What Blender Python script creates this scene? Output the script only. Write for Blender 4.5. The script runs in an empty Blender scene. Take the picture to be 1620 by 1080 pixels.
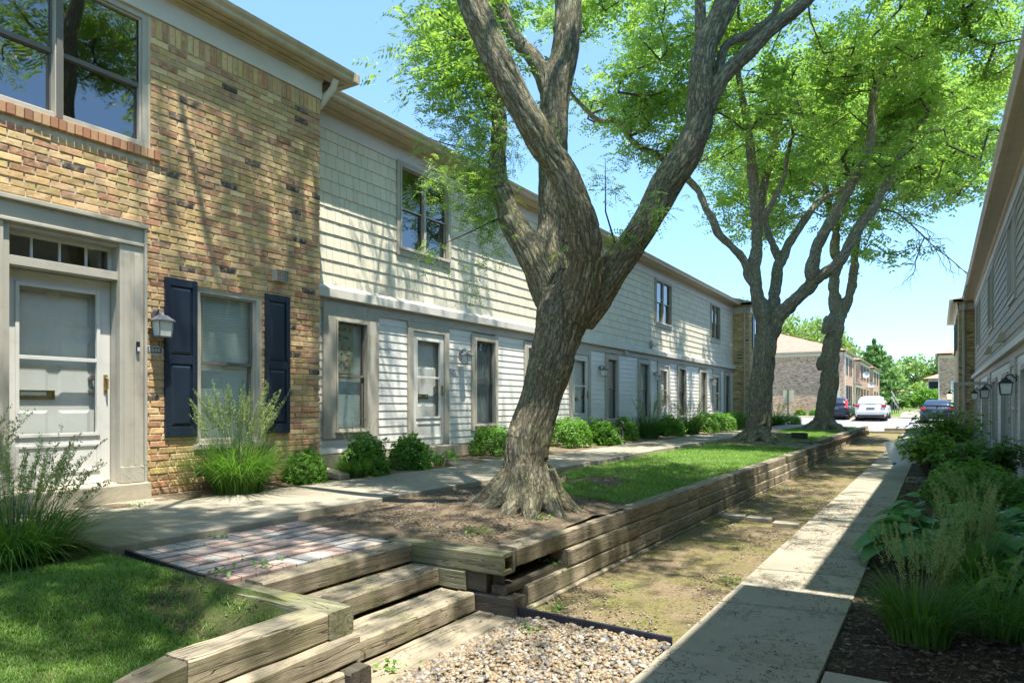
import bpy, bmesh, math, random
import numpy as np
from mathutils import Vector, Matrix, noise
R = math.radians
SC = bpy.context.scene
COL = SC.collection
# ------------------------------------------------------------------ camera
THETA = math.atan(673/1080)
cam = bpy.data.cameras.new('camera'); camo = bpy.data.objects.new('camera', cam); COL.objects.link(camo)
camo.location = (0, 0, 1.5); camo.rotation_euler = (R(90), 0, THETA)
cam.lens = 24.0; cam.sensor_width = 36.0; cam.shift_y = 0.0623; cam.clip_start = 0.05; cam.clip_end = 2000
SC.camera = camo
# ------------------------------------------------------------------ light
SUN = Vector((0.287, -0.11, 0.95)).normalized()
world = bpy.data.worlds.new('World'); SC.world = world; world.use_nodes = True
wn = world.node_tree; bg = wn.nodes['Background']
sky = wn.nodes.new('ShaderNodeTexSky'); sky.sky_type = 'NISHITA'; sky.sun_disc = False
sky.sun_elevation = math.asin(SUN.z); sky.sun_rotation = math.atan2(SUN.x, SUN.y)
sky.altitude = 0; sky.air_density = 0.8; sky.dust_density = 0.0; sky.ozone_density = 3.0
tint = wn.nodes.new('ShaderNodeMix'); tint.data_type = 'RGBA'; tint.blend_type = 'MULTIPLY'; tint.inputs[0].default_value = 1; tint.inputs[7].default_value = (.94, 1.02, .96, 1)
wn.links.new(sky.outputs[0], tint.inputs[6]); wtc = wn.nodes.new('ShaderNodeTexCoord'); wsp = wn.nodes.new('ShaderNodeSeparateXYZ'); wn.links.new(wtc.outputs['Generated'], wsp.inputs[0])
wr = wn.nodes.new('ShaderNodeValToRGB'); wn.links.new(wsp.outputs[2], wr.inputs[0]); wr.color_ramp.elements[0].color = (.46, .50, .56, 1); wr.color_ramp.elements[1].color = (1, 1, 1, 1); wr.color_ramp.elements[1].position = .55
wr.color_ramp.elements.new(.22).color = (.74, .78, .84, 1)
hz = wn.nodes.new('ShaderNodeMix'); hz.data_type = 'RGBA'; hz.blend_type = 'MULTIPLY'; hz.inputs[0].default_value = 1; wn.links.new(tint.outputs[2], hz.inputs[6]); wn.links.new(wr.outputs[0], hz.inputs[7])
wn.links.new(hz.outputs[2], bg.inputs[0]); bg.inputs[1].default_value = 0.15
sl = bpy.data.lights.new('sun', 'SUN'); sl.energy = 3.5; sl.angle = R(0.5); sl.color = (1, .95, .86)
so = bpy.data.objects.new('sun', sl); COL.objects.link(so)
so.rotation_euler = SUN.to_track_quat('Z', 'Y').to_euler(); so.location = (20, -5, 40)
SC.view_settings.view_transform = 'Standard'; SC.view_settings.look = 'None'
SC.view_settings.exposure = 1.72; SC.view_settings.gamma = 1
try:
    SC.cycles.max_bounces = 7; SC.cycles.transparent_max_bounces = 8; SC.cycles.diffuse_bounces = 4
except Exception: pass

# ------------------------------------------------------------------ materials
def newmat(name):
    m = bpy.data.materials.new(name); m.use_nodes = True
    nt = m.node_tree; b = nt.nodes['Principled BSDF']; return m, nt, b
def nd(nt, t, **kw):
    n = nt.nodes.new(t)
    for k, v in kw.items():
        if isinstance(v, (int, float, tuple, str)) and hasattr(n, k): setattr(n, k, v)
    return n
def math_(nt, op, a, b=None, c=None):
    n = nt.nodes.new('ShaderNodeMath'); n.operation = op
    for i, x in enumerate((a, b, c)):
        if x is None: continue
        if isinstance(x, (int, float)): n.inputs[i].default_value = x
        else: nt.links.new(x, n.inputs[i])
    return n.outputs[0]
def ramp(nt, fac, stops, interp='LINEAR'):
    r = nt.nodes.new('ShaderNodeValToRGB'); r.color_ramp.interpolation = interp
    els = r.color_ramp.elements
    while len(els) < len(stops): els.new(0.5)
    for e, (p, c) in zip(els, stops):
        e.position = p; e.color = tuple(c) + (1,) if len(c) == 3 else c
    nt.links.new(fac, r.inputs[0]); return r.outputs[0]
def mixc(nt, fac, a, b, mode='MIX'):
    n = nt.nodes.new('ShaderNodeMix'); n.data_type = 'RGBA'; n.blend_type = mode
    if isinstance(fac, (int, float)): n.inputs[0].default_value = fac
    else: nt.links.new(fac, n.inputs[0])
    for i, x in ((6, a), (7, b)):
        if isinstance(x, tuple): n.inputs[i].default_value = x + (1,) if len(x) == 3 else x
        else: nt.links.new(x, n.inputs[i])
    return n.outputs[2]
def coords(nt, scale=(1, 1, 1), kind='Object', loc=(0, 0, 0)):
    tc = nt.nodes.new('ShaderNodeTexCoord'); mp = nt.nodes.new('ShaderNodeMapping')
    mp.inputs['Scale'].default_value = scale; mp.inputs['Location'].default_value = loc
    nt.links.new(tc.outputs[kind], mp.inputs[0]); return mp.outputs[0]
def noise_(nt, vec, scale, detail=4, rough=.6, out=0, dist=0):
    n = nt.nodes.new('ShaderNodeTexNoise'); n.inputs['Scale'].default_value = scale
    n.inputs['Detail'].default_value = detail; n.inputs['Roughness'].default_value = rough; n.inputs['Distortion'].default_value = dist
    if vec is not None: nt.links.new(vec, n.inputs[0])
    return n.outputs[out]
def bump(nt, b, h, strength=.3, dist=.01):
    n = nt.nodes.new('ShaderNodeBump'); n.inputs['Strength'].default_value = strength; n.inputs['Distance'].default_value = dist
    nt.links.new(h, n.inputs['Height']); nt.links.new(n.outputs[0], b.inputs['Normal']); return n
def simple(name, c, rough=.6, var=.12, scale=3, bstr=.1, bscale=60, metal=0, bdist=.004, dirt=None, spec=.5):
    m, nt, b = newmat(name); v = coords(nt)
    n1 = noise_(nt, v, scale, 5)
    lo = tuple(x*(1-var) for x in c); hi = tuple(min(1, x*(1+var)) for x in c)
    colr = ramp(nt, n1, [(.3, lo), (.7, hi)])
    if dirt:
        n2 = noise_(nt, v, scale*3.1, 6, .7); colr = mixc(nt, ramp(nt, n2, [(.52, (0, 0, 0)), (.75, (.6, .6, .6))]), colr, dirt)
    nt.links.new(colr, b.inputs['Base Color']); b.inputs['Roughness'].default_value = rough; b.inputs['Metallic'].default_value = metal
    b.inputs['Specular IOR Level'].default_value = spec
    if bstr: bump(nt, b, noise_(nt, v, bscale, 4), bstr, bdist)
    return m
def brick_mat(name, stops, mortar=(.47, .43, .34), bw=.205, bh=.0685, axis='Y', soldier=False):
    """running bond: x along the wall = Y or X, z up"""
    m, nt, b = newmat(name)
    tc = nt.nodes.new('ShaderNodeTexCoord'); sp = nt.nodes.new('ShaderNodeSeparateXYZ')
    nt.links.new(tc.outputs['Object'], sp.inputs[0])
    geo = nt.nodes.new('ShaderNodeNewGeometry'); sn = nt.nodes.new('ShaderNodeSeparateXYZ'); nt.links.new(geo.outputs['Normal'], sn.inputs[0])
    sel = math_(nt, 'GREATER_THAN', math_(nt, 'ABSOLUTE', sn.outputs[1]), .7)
    u = math_(nt, 'ADD', math_(nt, 'MULTIPLY', sp.outputs[1], math_(nt, 'SUBTRACT', 1.0, sel)), math_(nt, 'MULTIPLY', sp.outputs[0], sel))
    z = sp.outputs[2]
    wob = noise_(nt, tc.outputs['Object'], 2.3, 2); wob = math_(nt, 'MULTIPLY', math_(nt, 'SUBTRACT', wob, .5), .02)
    edge = noise_(nt, tc.outputs['Object'], 28, 4, .65); edge = math_(nt, 'MULTIPLY', math_(nt, 'SUBTRACT', edge, .5), .017)
    z2 = math_(nt, 'ADD', z, wob); z2 = math_(nt, 'ADD', z2, edge)
    u2 = math_(nt, 'ADD', u, math_(nt, 'MULTIPLY', edge, 1.2))
    if soldier: bw, bh = .0685, 10.0
    zr = math_(nt, 'DIVIDE', z2, bh); row = math_(nt, 'FLOOR', zr); fz = math_(nt, 'FRACT', zr)
    wr = nt.nodes.new('ShaderNodeTexWhiteNoise'); wr.noise_dimensions = '1D'; nt.links.new(row, wr.inputs['W'])
    off = math_(nt, 'ADD', math_(nt, 'MULTIPLY', math_(nt, 'FLOORED_MODULO', row, 2.0), .5), math_(nt, 'MULTIPLY', wr.outputs[0], .16))
    ur = math_(nt, 'ADD', math_(nt, 'DIVIDE', u2, bw), off); col = math_(nt, 'FLOOR', ur); fu = math_(nt, 'FRACT', ur)
    cv = nt.nodes.new('ShaderNodeCombineXYZ'); nt.links.new(col, cv.inputs[0]); nt.links.new(row, cv.inputs[1])
    w = nt.nodes.new('ShaderNodeTexWhiteNoise'); w.noise_dimensions = '2D'; nt.links.new(cv.outputs[0], w.inputs[0])
    w2 = nt.nodes.new('ShaderNodeTexWhiteNoise'); w2.noise_dimensions = '3D'
    cv2 = nt.nodes.new('ShaderNodeCombineXYZ'); nt.links.new(col, cv2.inputs[0]); nt.links.new(row, cv2.inputs[1]); cv2.inputs[2].default_value = 7.3
    nt.links.new(cv2.outputs[0], w2.inputs[0])
    # mortar distance in metres
    du = math_(nt, 'MULTIPLY', math_(nt, 'MINIMUM', fu, math_(nt, 'SUBTRACT', 1.0, fu)), bw)
    dz = math_(nt, 'MULTIPLY', math_(nt, 'MINIMUM', fz, math_(nt, 'SUBTRACT', 1.0, fz)), bh)
    d = du if soldier else math_(nt, 'MINIMUM', du, dz)
    mask = nt.nodes.new('ShaderNodeMapRange'); nt.links.new(d, mask.inputs[0]); mask.inputs[1].default_value = .0045; mask.inputs[2].default_value = .0085
    cc = ramp(nt, w.outputs[0], stops, 'CONSTANT')
    # within-brick burns and value shift
    pn = noise_(nt, tc.outputs['Object'], 17, 5, .7)
    cc = mixc(nt, ramp(nt, pn, [(.48, (0, 0, 0)), (.68, (.55, .55, .55))]), cc, (.50, .36, .18))
    pn2 = noise_(nt, coords(nt, (1, 1, 2.2), 'Object', (3, 5, 1)), 21, 4, .7)
    cc = mixc(nt, ramp(nt, pn2, [(.60, (0, 0, 0)), (.70, (.7, .7, .7))]), cc, (.22, .10, .06))
    sh = math_(nt, 'ADD', .78, math_(nt, 'MULTIPLY', w2.outputs[0], .42))
    hs = nt.nodes.new('ShaderNodeHueSaturation'); nt.links.new(sh, hs.inputs['Value']); nt.links.new(cc, hs.inputs['Color']); cc = hs.outputs[0]
    fin = mixc(nt, mask.outputs[0], mortar, cc)
    nt.links.new(fin, b.inputs['Base Color']); b.inputs['Roughness'].default_value = .88
    b.inputs['Specular IOR Level'].default_value = .25
    hgt = math_(nt, 'ADD', mask.outputs[0], math_(nt, 'MULTIPLY', pn, .9))
    hgt = math_(nt, 'ADD', hgt, math_(nt, 'MULTIPLY', w2.outputs[0], .55))
    bump(nt, b, hgt, .85, .011)
    return m
TAN = [(0, (.52, .35, .14)), (.15, (.60, .43, .19)), (.32, (.52, .32, .15)), (.44, (.66, .49, .24)), (.58, (.46, .33, .11)), (.70, (.52, .27, .14)), (.78, (.62, .42, .22)), (.89, (.40, .19, .10)), (.93, (.32, .19, .10)), (.95, (.055, .05, .05)), (.975, (.50, .39, .15))]
PINK = [(0, (.62, .38, .25)), (.2, (.68, .42, .28)), (.4, (.56, .32, .22)), (.6, (.72, .49, .33)), (.8, (.52, .28, .20)), (.9, (.34, .21, .16)), (.95, (.16, .12, .11))]
MT = {}
MT['brick'] = brick_mat('tan_brick', TAN)
MT['soldier'] = brick_mat('tan_brick_soldier', TAN, soldier=True)
MT['pinkbrick'] = brick_mat('pink_brick', PINK, mortar=(.42, .36, .29))
MT['redbrick'] = simple('red_sill_brick', (.42, .19, .11), .85, .35, 9, .3, 50)
MT['trim'] = simple('taupe_trim_paint', (.41, .38, .315), .5, .10, 2, .06, 40, dirt=(.30, .265, .20))
MT['trim2'] = simple('grey_frieze_paint', (.60, .57, .51), .5, .06, 2, .05, 40)
MT['gutter'] = simple('tan_gutter_metal', (.48, .39, .27), .42, .12, 4, .05, 30, dirt=(.25, .21, .15))
MT['white'] = simple('white_door_paint', (.60, .595, .545), .4, .07, 2, .05, 40, dirt=(.48, .46, .40))
MT['siding'] = simple('white_vinyl_siding', (.72, .70, .65), .45, .05, 1.5, .12, 30, dirt=(.55, .51, .44))
MT['navy'] = simple('navy_shutter_paint', (.012, .021, .038), .38, .15, 5, .15, 25, spec=.6)
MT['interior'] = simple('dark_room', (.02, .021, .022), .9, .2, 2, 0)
MT['sash'] = simple('dark_bronze_sash', (.13, .12, .105), .45, .1, 3, 0)
MT['curtain'] = simple('grey_curtain', (.32, .33, .33), .9, .1, 3, 0)
MT['brass'] = simple('aged_brass', (.34, .25, .10), .4, .2, 30, .1, 80, metal=.7)
MT['steel'] = simple('dull_steel', (.35, .35, .35), .35, .1, 20, .05, 80, metal=.8)
MT['lampgrey'] = simple('grey_lamp_metal', (.15, .16, .18), .4, .15, 20, .1, 80, metal=.3)
MT['black'] = simple('black_metal', (.02, .02, .022), .4, .1, 10, 0)
MT['frost'] = simple('frosted_lamp_glass', (.66, .68, .62), .3, .05, 10, 0)
MT['concrete_step'] = simple('step_concrete', (.40, .35, .26), .85, .14, 6, .3, 90, dirt=(.28, .24, .17))
MT['roofing'] = simple('brown_shingle_roof', (.15, .105, .085), .9, .25, 30, .3, 40)
MT['pinkroof'] = simple('faded_red_shingle_roof', (.44, .22, .16), .9, .12, 3, .2, 40)
MT['plastic_black'] = simple('black_plastic_edging', (.015, .017, .03), .4, .2, 8, .1, 30)
MT['offwhite'] = simple('off_white_plastic', (.62, .64, .66), .5, .06, 5, .05, 30)
MT['card'] = simple('brown_cardboard', (.30, .18, .08), .8, .1, 8, .05, 50)
MT['tanboard'] = simple('tan_board', (.46, .40, .26), .8, .1, 8, .05, 50)
MT['green_metal'] = simple('green_post_metal', (.04, .10, .08), .5, .1, 8, 0)
MT['yellow'] = simple('yellow_line_paint', (.46, .37, .20), .8, .2, 20, .1, 60)
MT['tyre'] = simple('tyre_rubber', (.02, .02, .02), .8, .1, 10, 0)
MT['rim'] = simple('alloy_rim', (.45, .45, .46), .3, .1, 10, 0, metal=.7)
MT['carglass'] = simple('car_glass', (.03, .05, .06), .06, .05, 5, 0, spec=.9)
MT['redlens'] = simple('red_lamp_lens', (.50, .02, .025), .15, .05, 5, 0)

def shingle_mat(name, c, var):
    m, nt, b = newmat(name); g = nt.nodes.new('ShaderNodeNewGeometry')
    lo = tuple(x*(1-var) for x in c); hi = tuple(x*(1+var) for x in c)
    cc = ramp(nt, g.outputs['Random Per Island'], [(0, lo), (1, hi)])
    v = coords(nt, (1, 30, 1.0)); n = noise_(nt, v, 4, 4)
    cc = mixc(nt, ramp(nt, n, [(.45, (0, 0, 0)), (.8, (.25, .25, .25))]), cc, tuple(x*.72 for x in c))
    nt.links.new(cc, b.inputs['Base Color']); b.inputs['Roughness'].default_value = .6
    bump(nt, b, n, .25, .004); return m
MT['cream'] = shingle_mat('cream_shingle_siding', (.66, .61, .48), .07)
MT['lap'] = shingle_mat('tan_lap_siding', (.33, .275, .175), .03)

def glass_mat(name, tint=(.55, .6, .6), refl=.16):
    m, nt, b = newmat(name); nt.nodes.remove(b); out = nt.nodes['Material Output']
    tr = nt.nodes.new('ShaderNodeBsdfTransparent'); tr.inputs[0].default_value = tint + (1,)
    gl = nt.nodes.new('ShaderNodeBsdfGlossy'); gl.inputs['Roughness'].default_value = .015
    nn = noise_(nt, coords(nt), 1.6, 1); bp = nt.nodes.new('ShaderNodeBump'); bp.inputs['Strength'].default_value = .12; bp.inputs['Distance'].default_value = .05
    nt.links.new(nn, bp.inputs['Height']); nt.links.new(bp.outputs[0], gl.inputs['Normal'])
    fr = nt.nodes.new('ShaderNodeLayerWeight'); fr.inputs[0].default_value = .5
    f = math_(nt, 'ADD', math_(nt, 'MULTIPLY', math_(nt, 'POWER', fr.outputs['Facing'], 4.0), .8), refl); mx = nt.nodes.new('ShaderNodeMixShader')
    nt.links.new(f, mx.inputs[0]); nt.links.new(tr.outputs[0], mx.inputs[1]); nt.links.new(gl.outputs[0], mx.inputs[2]); nt.links.new(mx.outputs[0], out.inputs[0])
    return m
MT['glass'] = glass_mat('window_glass', (.80, .86, .86), .22)
MT['doorglass'] = glass_mat('storm_door_glass', (.96, .98, .98), .03)

def blind_mat():
    m, nt, b = newmat('white_mini_blind'); sp = nt.nodes.new('ShaderNodeSeparateXYZ'); tc = nt.nodes.new('ShaderNodeTexCoord')
    nt.links.new(tc.outputs['Object'], sp.inputs[0]); f = math_(nt, 'FRACT', math_(nt, 'DIVIDE', sp.outputs[2], .028))
    c = ramp(nt, f, [(0, (.35, .42, .40)), (.18, (.72, .78, .74)), (.8, (.76, .82, .78)), (1, (.40, .46, .44))])
    nt.links.new(c, b.inputs['Base Color']); bump(nt, b, f, .4, .01); return m
MT['blind'] = blind_mat()

def leaf_mat(name, c1, c2, trans=.45, rough=.5, tr=None):
    m, nt, b = newmat(name); nt.nodes.remove(b); out = nt.nodes['Material Output']
    g = nt.nodes.new('ShaderNodeNewGeometry'); cc = ramp(nt, g.outputs['Random Per Island'], [(0, c1), (1, c2)])
    v = coords(nt); n = noise_(nt, v, .9, 3)
    cc = mixc(nt, ramp(nt, n, [(.42, (0, 0, 0)), (.62, (1, 1, 1))]), cc, mixc(nt, .5, cc, c2))
    p = nt.nodes.new('ShaderNodeBsdfPrincipled'); p.inputs['Roughness'].default_value = rough; p.inputs['Specular IOR Level'].default_value = .35
    nt.links.new(cc, p.inputs['Base Color'])
    t = nt.nodes.new('ShaderNodeBsdfTranslucent'); tcx = mixc(nt, 1.0, cc, tr or (1.9, 2.0, .8), 'MULTIPLY'); nt.links.new(tcx, t.inputs[0])
    mx = nt.nodes.new('ShaderNodeMixShader'); mx.inputs[0].default_value = trans
    nt.links.new(p.outputs[0], mx.inputs[1]); nt.links.new(t.outputs[0], mx.inputs[2]); nt.links.new(mx.outputs[0], out.inputs[0])
    return m
MT['locust'] = leaf_mat('locust_leaf', (.14, .26, .045), (.31, .44, .13), .5, .38, (1.5, 1.6, .85))
MT['farleaf'] = leaf_mat('far_leaf', (.15, .24, .07), (.24, .34, .12), .35)
MT['pineleaf'] = leaf_mat('pine_needles', (.10, .20, .07), (.17, .29, .10), .25)
MT['boxleaf'] = leaf_mat('box_leaf', (0.075, 0.188, 0.025), (0.163, 0.325, 0.05), .35)
MT['darkleaf'] = leaf_mat('shade_shrub_leaf', (.05, .14, .02), (.11, .24, .035), .35)
MT['broadleaf'] = leaf_mat('broad_bush_leaf', (.10, .22, .03), (.20, .36, .06), .45)
MT['hosta'] = leaf_mat('hosta_leaf', (.055, .17, .05), (.10, .25, .07), .3, .4)
MT['blade'] = leaf_mat('grass_blade', (.035, .10, .016), (.12, .24, .045), .35)
MT['lawnblade'] = leaf_mat('lawn_blade', (.05, .17, .02), (.24, .38, .10), .35)
MT['plume'] = leaf_mat('seed_plume', (.20, .28, .10), (.34, .40, .18), .4, tr=(1.2, 1.3, .9))
MT['stem'] = simple('green_stem', (.14, .20, .05), .6, .2, 20, 0)
MT['twig'] = simple('dark_twig_bark', (.085, .062, .045), .85, .2, 20, 0)
MT['flower_y'] = simple('yellow_petals', (.65, .38, .03), .6, .2, 20, 0)
MT['flower_p'] = simple('violet_petals', (.40, .16, .45), .6, .2, 20, 0)

def bark_mat():
    m, nt, b = newmat('furrowed_bark'); at = nt.nodes.new('ShaderNodeAttribute'); at.attribute_name = 'bk'
    mp = nt.nodes.new('ShaderNodeMapping'); mp.inputs['Scale'].default_value = (1, 1, .24); nt.links.new(at.outputs['Vector'], mp.inputs[0])
    n1 = noise_(nt, mp.outputs[0], 36, 6, .68, dist=.35); n2 = noise_(nt, mp.outputs[0], 75, 4, .6)
    r1 = math_(nt, 'ABSOLUTE', math_(nt, 'SUBTRACT', n1, .5)); r1 = math_(nt, 'MULTIPLY', r1, 4.0)
    r1 = math_(nt, 'MINIMUM', r1, 1.0)
    cc = ramp(nt, r1, [(0, (.08, .066, .042)), (.18, (.30, .265, .18)), (.55, (.50, .465, .33)), (1, (.64, .60, .44))])
    big = noise_(nt, at.outputs['Vector'], 2.2, 4)
    cc = mixc(nt, ramp(nt, big, [(.42, (0, 0, 0)), (.68, (.75, .75, .75))]), cc, mixc(nt, 1.0, cc, (.85, 1.02, .70), 'MULTIPLY'))
    b2 = noise_(nt, mp.outputs[0], 5.5, 3)
    cc = mixc(nt, ramp(nt, b2, [(.62, (0, 0, 0)), (.72, (.5, .5, .5))]), cc, (.27, .17, .10))
    nt.links.new(cc, b.inputs['Base Color']); b.inputs['Roughness'].default_value = .9; b.inputs['Specular IOR Level'].default_value = .2
    h = math_(nt, 'ADD', r1, math_(nt, 'MULTIPLY', n2, .35)); bump(nt, b, h, 1.0, .022); return m
MT['bark'] = bark_mat()

def timber_mat(name, c, moss=0.25):
    m, nt, b = newmat(name); v = coords(nt, (.07, 1, 1)); vo = coords(nt)
    oi = nt.nodes.new('ShaderNodeObjectInfo')
    vadd = nt.nodes.new('ShaderNodeVectorMath'); vadd.operation = 'ADD'; nt.links.new(v, vadd.inputs[0])
    cb = nt.nodes.new('ShaderNodeCombineXYZ'); nt.links.new(math_(nt, 'MULTIPLY', oi.outputs['Random'], 40.0), cb.inputs[0]); nt.links.new(cb.outputs[0], vadd.inputs[1])
    vv = vadd.outputs[0]
    n1 = noise_(nt, vv, 30, 6, .65); n2 = noise_(nt, vv, 13, 3, .5, dist=.15); n3 = noise_(nt, vo, 2.4, 4)
    cc = ramp(nt, n1, [(.25, tuple(x*.5 for x in c)), (.5, c), (.8, tuple(min(1, x*1.35) for x in c))])
    crack = ramp(nt, math_(nt, 'ABSOLUTE', math_(nt, 'SUBTRACT', n2, .5)), [(.0, (.8, .8, .8)), (.010, (0, 0, 0))])
    cc = mixc(nt, crack, cc, (.05, .042, .03)); st_ = noise_(nt, vo, 5.5, 5, .65); cc = mixc(nt, ramp(nt, st_, [(.45, (0, 0, 0)), (.72, (.55, .55, .55))]), cc, (.11, .095, .07))
    cc = mixc(nt, ramp(nt, n3, [(.56, (0, 0, 0)), (.78, (moss,)*3)]), cc, (.17, .185, .06))
    sh = math_(nt, 'ADD', .8, math_(nt, 'MULTIPLY', oi.outputs['Random'], .35))
    hs = nt.nodes.new('ShaderNodeHueSaturation'); nt.links.new(sh, hs.inputs['Value']); nt.links.new(cc, hs.inputs['Color'])
    nt.links.new(hs.outputs[0], b.inputs['Base Color']); b.inputs['Roughness'].default_value = .9; b.inputs['Specular IOR Level'].default_value = .2
    h = math_(nt, 'SUBTRACT', n1, math_(nt, 'MULTIPLY', crack, 1.3)); bump(nt, b, h, .8, .009); return m
MT['timber'] = timber_mat('weathered_timber', (.32, .275, .195), .45)
MT['mosstimber'] = timber_mat('mossy_timber', (.215, .21, .13), .95)
MT['darktimber'] = timber_mat('rotten_dark_timber', (.095, .082, .064), .3)

def ground_mat(name, c1, c2, c3, s1=1.2, s2=40, bstr=.6, bdist=.02, speck=None):
    m, nt, b = newmat(name); v = coords(nt)
    n1 = noise_(nt, v, s1, 6, .65); n2 = noise_(nt, v, s2, 5, .7); n3 = noise_(nt, v, s2*3, 3, .6)
    cc = mixc(nt, ramp(nt, n1, [(.4, (0, 0, 0)), (.6, (1, 1, 1))]), c1, c2)
    cc = mixc(nt, ramp(nt, n2, [(.45, (0, 0, 0)), (.7, (.8, .8, .8))]), cc, c3)
    if speck:
        vr = nt.nodes.new('ShaderNodeTexVoronoi'); vr.inputs['Scale'].default_value = 45; nt.links.new(v, vr.inputs[0])
        cc = mixc(nt, ramp(nt, vr.outputs['Distance'], [(.12, (.8, .8, .8)), (.2, (0, 0, 0))]), cc, speck)
    nt.links.new(cc, b.inputs['Base Color']); b.inputs['Roughness'].default_value = .95; b.inputs['Specular IOR Level'].default_value = .15
    bump(nt, b, math_(nt, 'ADD', n2, math_(nt, 'MULTIPLY', n3, .5)), bstr, bdist); return m
MT['mosssoil'] = ground_mat('mossy_soil', (.25, .185, .115), (.165, .16, .045), (.30, .245, .16), 1.5, 26, 1, .03, (.36, .31, .22))
MT['soil'] = ground_mat('dry_bare_soil', (0.246, 0.183, 0.123), (0.145, 0.115, 0.068), (0.323, 0.264, 0.187), 1.7, 34, 1, .03, (0.357, 0.306, 0.23))
MT['mulch'] = ground_mat('dark_mulch', (.055, .038, .026), (.09, .065, .042), (.14, .10, .07), 2, 45, 1, .03, (.20, .16, .12))
MT['lawnsoil'] = ground_mat('lawn_soil', (.10, .09, .04), (.07, .12, .025), (.16, .15, .08), 3, 60, .8, .02)
MT['farlawn'] = ground_mat('far_lawn', (.10, .17, .035), (.15, .20, .055), (.12, .19, .04), .5, 12, .3, .02)
MT['asphalt'] = ground_mat('worn_asphalt', (.27, .27, .265), (.23, .23, .23), (.31, .30, .29), .6, 60, .2, .005)
def concrete_mat():
    m, nt, b = newmat('walk_concrete'); v = coords(nt)
    n1 = noise_(nt, v, 1.1, 6, .6); n2 = noise_(nt, v, 130, 3, .7); n3 = noise_(nt, v, 7, 5, .7)
    cc = ramp(nt, n1, [(.3, (.28, .25, .19)), (.7, (.36, .325, .255))])
    cc = mixc(nt, ramp(nt, n3, [(.5, (0, 0, 0)), (.8, (.45, .45, .45))]), cc, (.22, .19, .14))
    cc = mixc(nt, ramp(nt, n2, [(.5, (0, 0, 0)), (.75, (.5, .5, .5))]), cc, (.22, .20, .16))
    nt.links.new(cc, b.inputs['Base Color']); b.inputs['Roughness'].default_value = .9; b.inputs['Specular IOR Level'].default_value = .2
    bump(nt, b, n2, .35, .004); return m
MT['concrete'] = concrete_mat()
def island_mat(name, stops, rough=.8, bscale=60, bstr=.4):
    m, nt, b = newmat(name); g = nt.nodes.new('ShaderNodeNewGeometry')
    cc = ramp(nt, g.outputs['Random Per Island'], stops, 'CONSTANT'); v = coords(nt); n = noise_(nt, v, bscale, 5, .7)
    cc = mixc(nt, ramp(nt, n, [(.4, (0, 0, 0)), (.8, (.5, .5, .5))]), cc, mixc(nt, 1.0, cc, (.6, .58, .55), 'MULTIPLY'))
    nt.links.new(cc, b.inputs['Base Color']); b.inputs['Roughness'].default_value = rough; bump(nt, b, n, bstr, .004); return m
MT['paver'] = island_mat('clay_and_grey_pavers', [(0, (.46, .33, .28)), (.22, (.31, .30, .295)), (.4, (.42, .36, .30)), (.6, (.50, .37, .31)), (.75, (.36, .34, .31)), (.88, (.42, .28, .23))], .85)
def brickface(m):
    nt = m.node_tree; b = nt.nodes['Principled BSDF']; src = b.inputs['Base Color'].links[0].from_socket; v = coords(nt)
    g = nt.nodes.new('ShaderNodeNewGeometry'); hs = nt.nodes.new('ShaderNodeHueSaturation'); fr = math_(nt, 'FRACT', math_(nt, 'MULTIPLY', g.outputs['Random Per Island'], 173.3))
    nt.links.new(math_(nt, 'ADD', .66, math_(nt, 'MULTIPLY', fr, .52)), hs.inputs['Value']); nt.links.new(src, hs.inputs['Color']); src = hs.outputs[0]
    a = noise_(nt, v, 14, 5, .7); c = noise_(nt, coords(nt, (1, 1, 2), 'Object', (3, 1, 5)), 24, 5, .75); d = noise_(nt, v, 1.3, 3)
    cc = mixc(nt, ramp(nt, a, [(.46, (0, 0, 0)), (.66, (.6, .6, .6))]), src, (.70, .50, .28)); cc = mixc(nt, ramp(nt, c, [(.58, (0, 0, 0)), (.66, (.75, .75, .75))]), cc, (.20, .085, .05))
    cc = mixc(nt, ramp(nt, d, [(.4, (0, 0, 0)), (.7, (.22, .22, .22))]), cc, (.34, .22, .12)); nt.links.new(cc, b.inputs['Base Color'])
MT['realbrick'] = island_mat('old_tan_bricks', [(0, (.58, .37, .16)), (.12, (.68, .47, .22)), (.25, (.54, .30, .15)), (.37, (.76, .55, .28)), (.48, (.54, .38, .15)), (.58, (.58, .28, .16)), (.67, (.72, .47, .26)), (.77, (.44, .21, .12)), (.84, (.64, .42, .20)), (.89, (.36, .21, .13)), (.925, (.05, .046, .05)), (.965, (.62, .45, .19))], .88, 30, .8)
brickface(MT['realbrick'])
MT['mortar'] = simple('sandy_mortar', (.53, .47, .35), .95, .12, 5, .6, 120, bdist=.006)
MT['pebble'] = island_mat('river_pebbles', [(0, (.27, .205, .12)), (.15, (.31, .25, .165)), (.3, (.20, .145, .085)), (.45, (.33, .30, .25)), (.58, (.24, .20, .145)), (.70, (.15, .145, .14)), (.80, (.30, .21, .12)), (.9, (.10, .085, .07)), (.96, (.40, .385, .35))], .6, 30, .2)
MT['litter'] = island_mat('dry_litter', [(0, (.09, .06, .035)), (.4, (.16, .12, .06)), (.75, (.22, .17, .08))], .9)
MT['chips'] = island_mat('bark_chips', [(0, (.08, .055, .035)), (.3, (.13, .09, .06)), (.75, (.20, .15, .10)), (.85, (.06, .045, .03))], .9)

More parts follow.
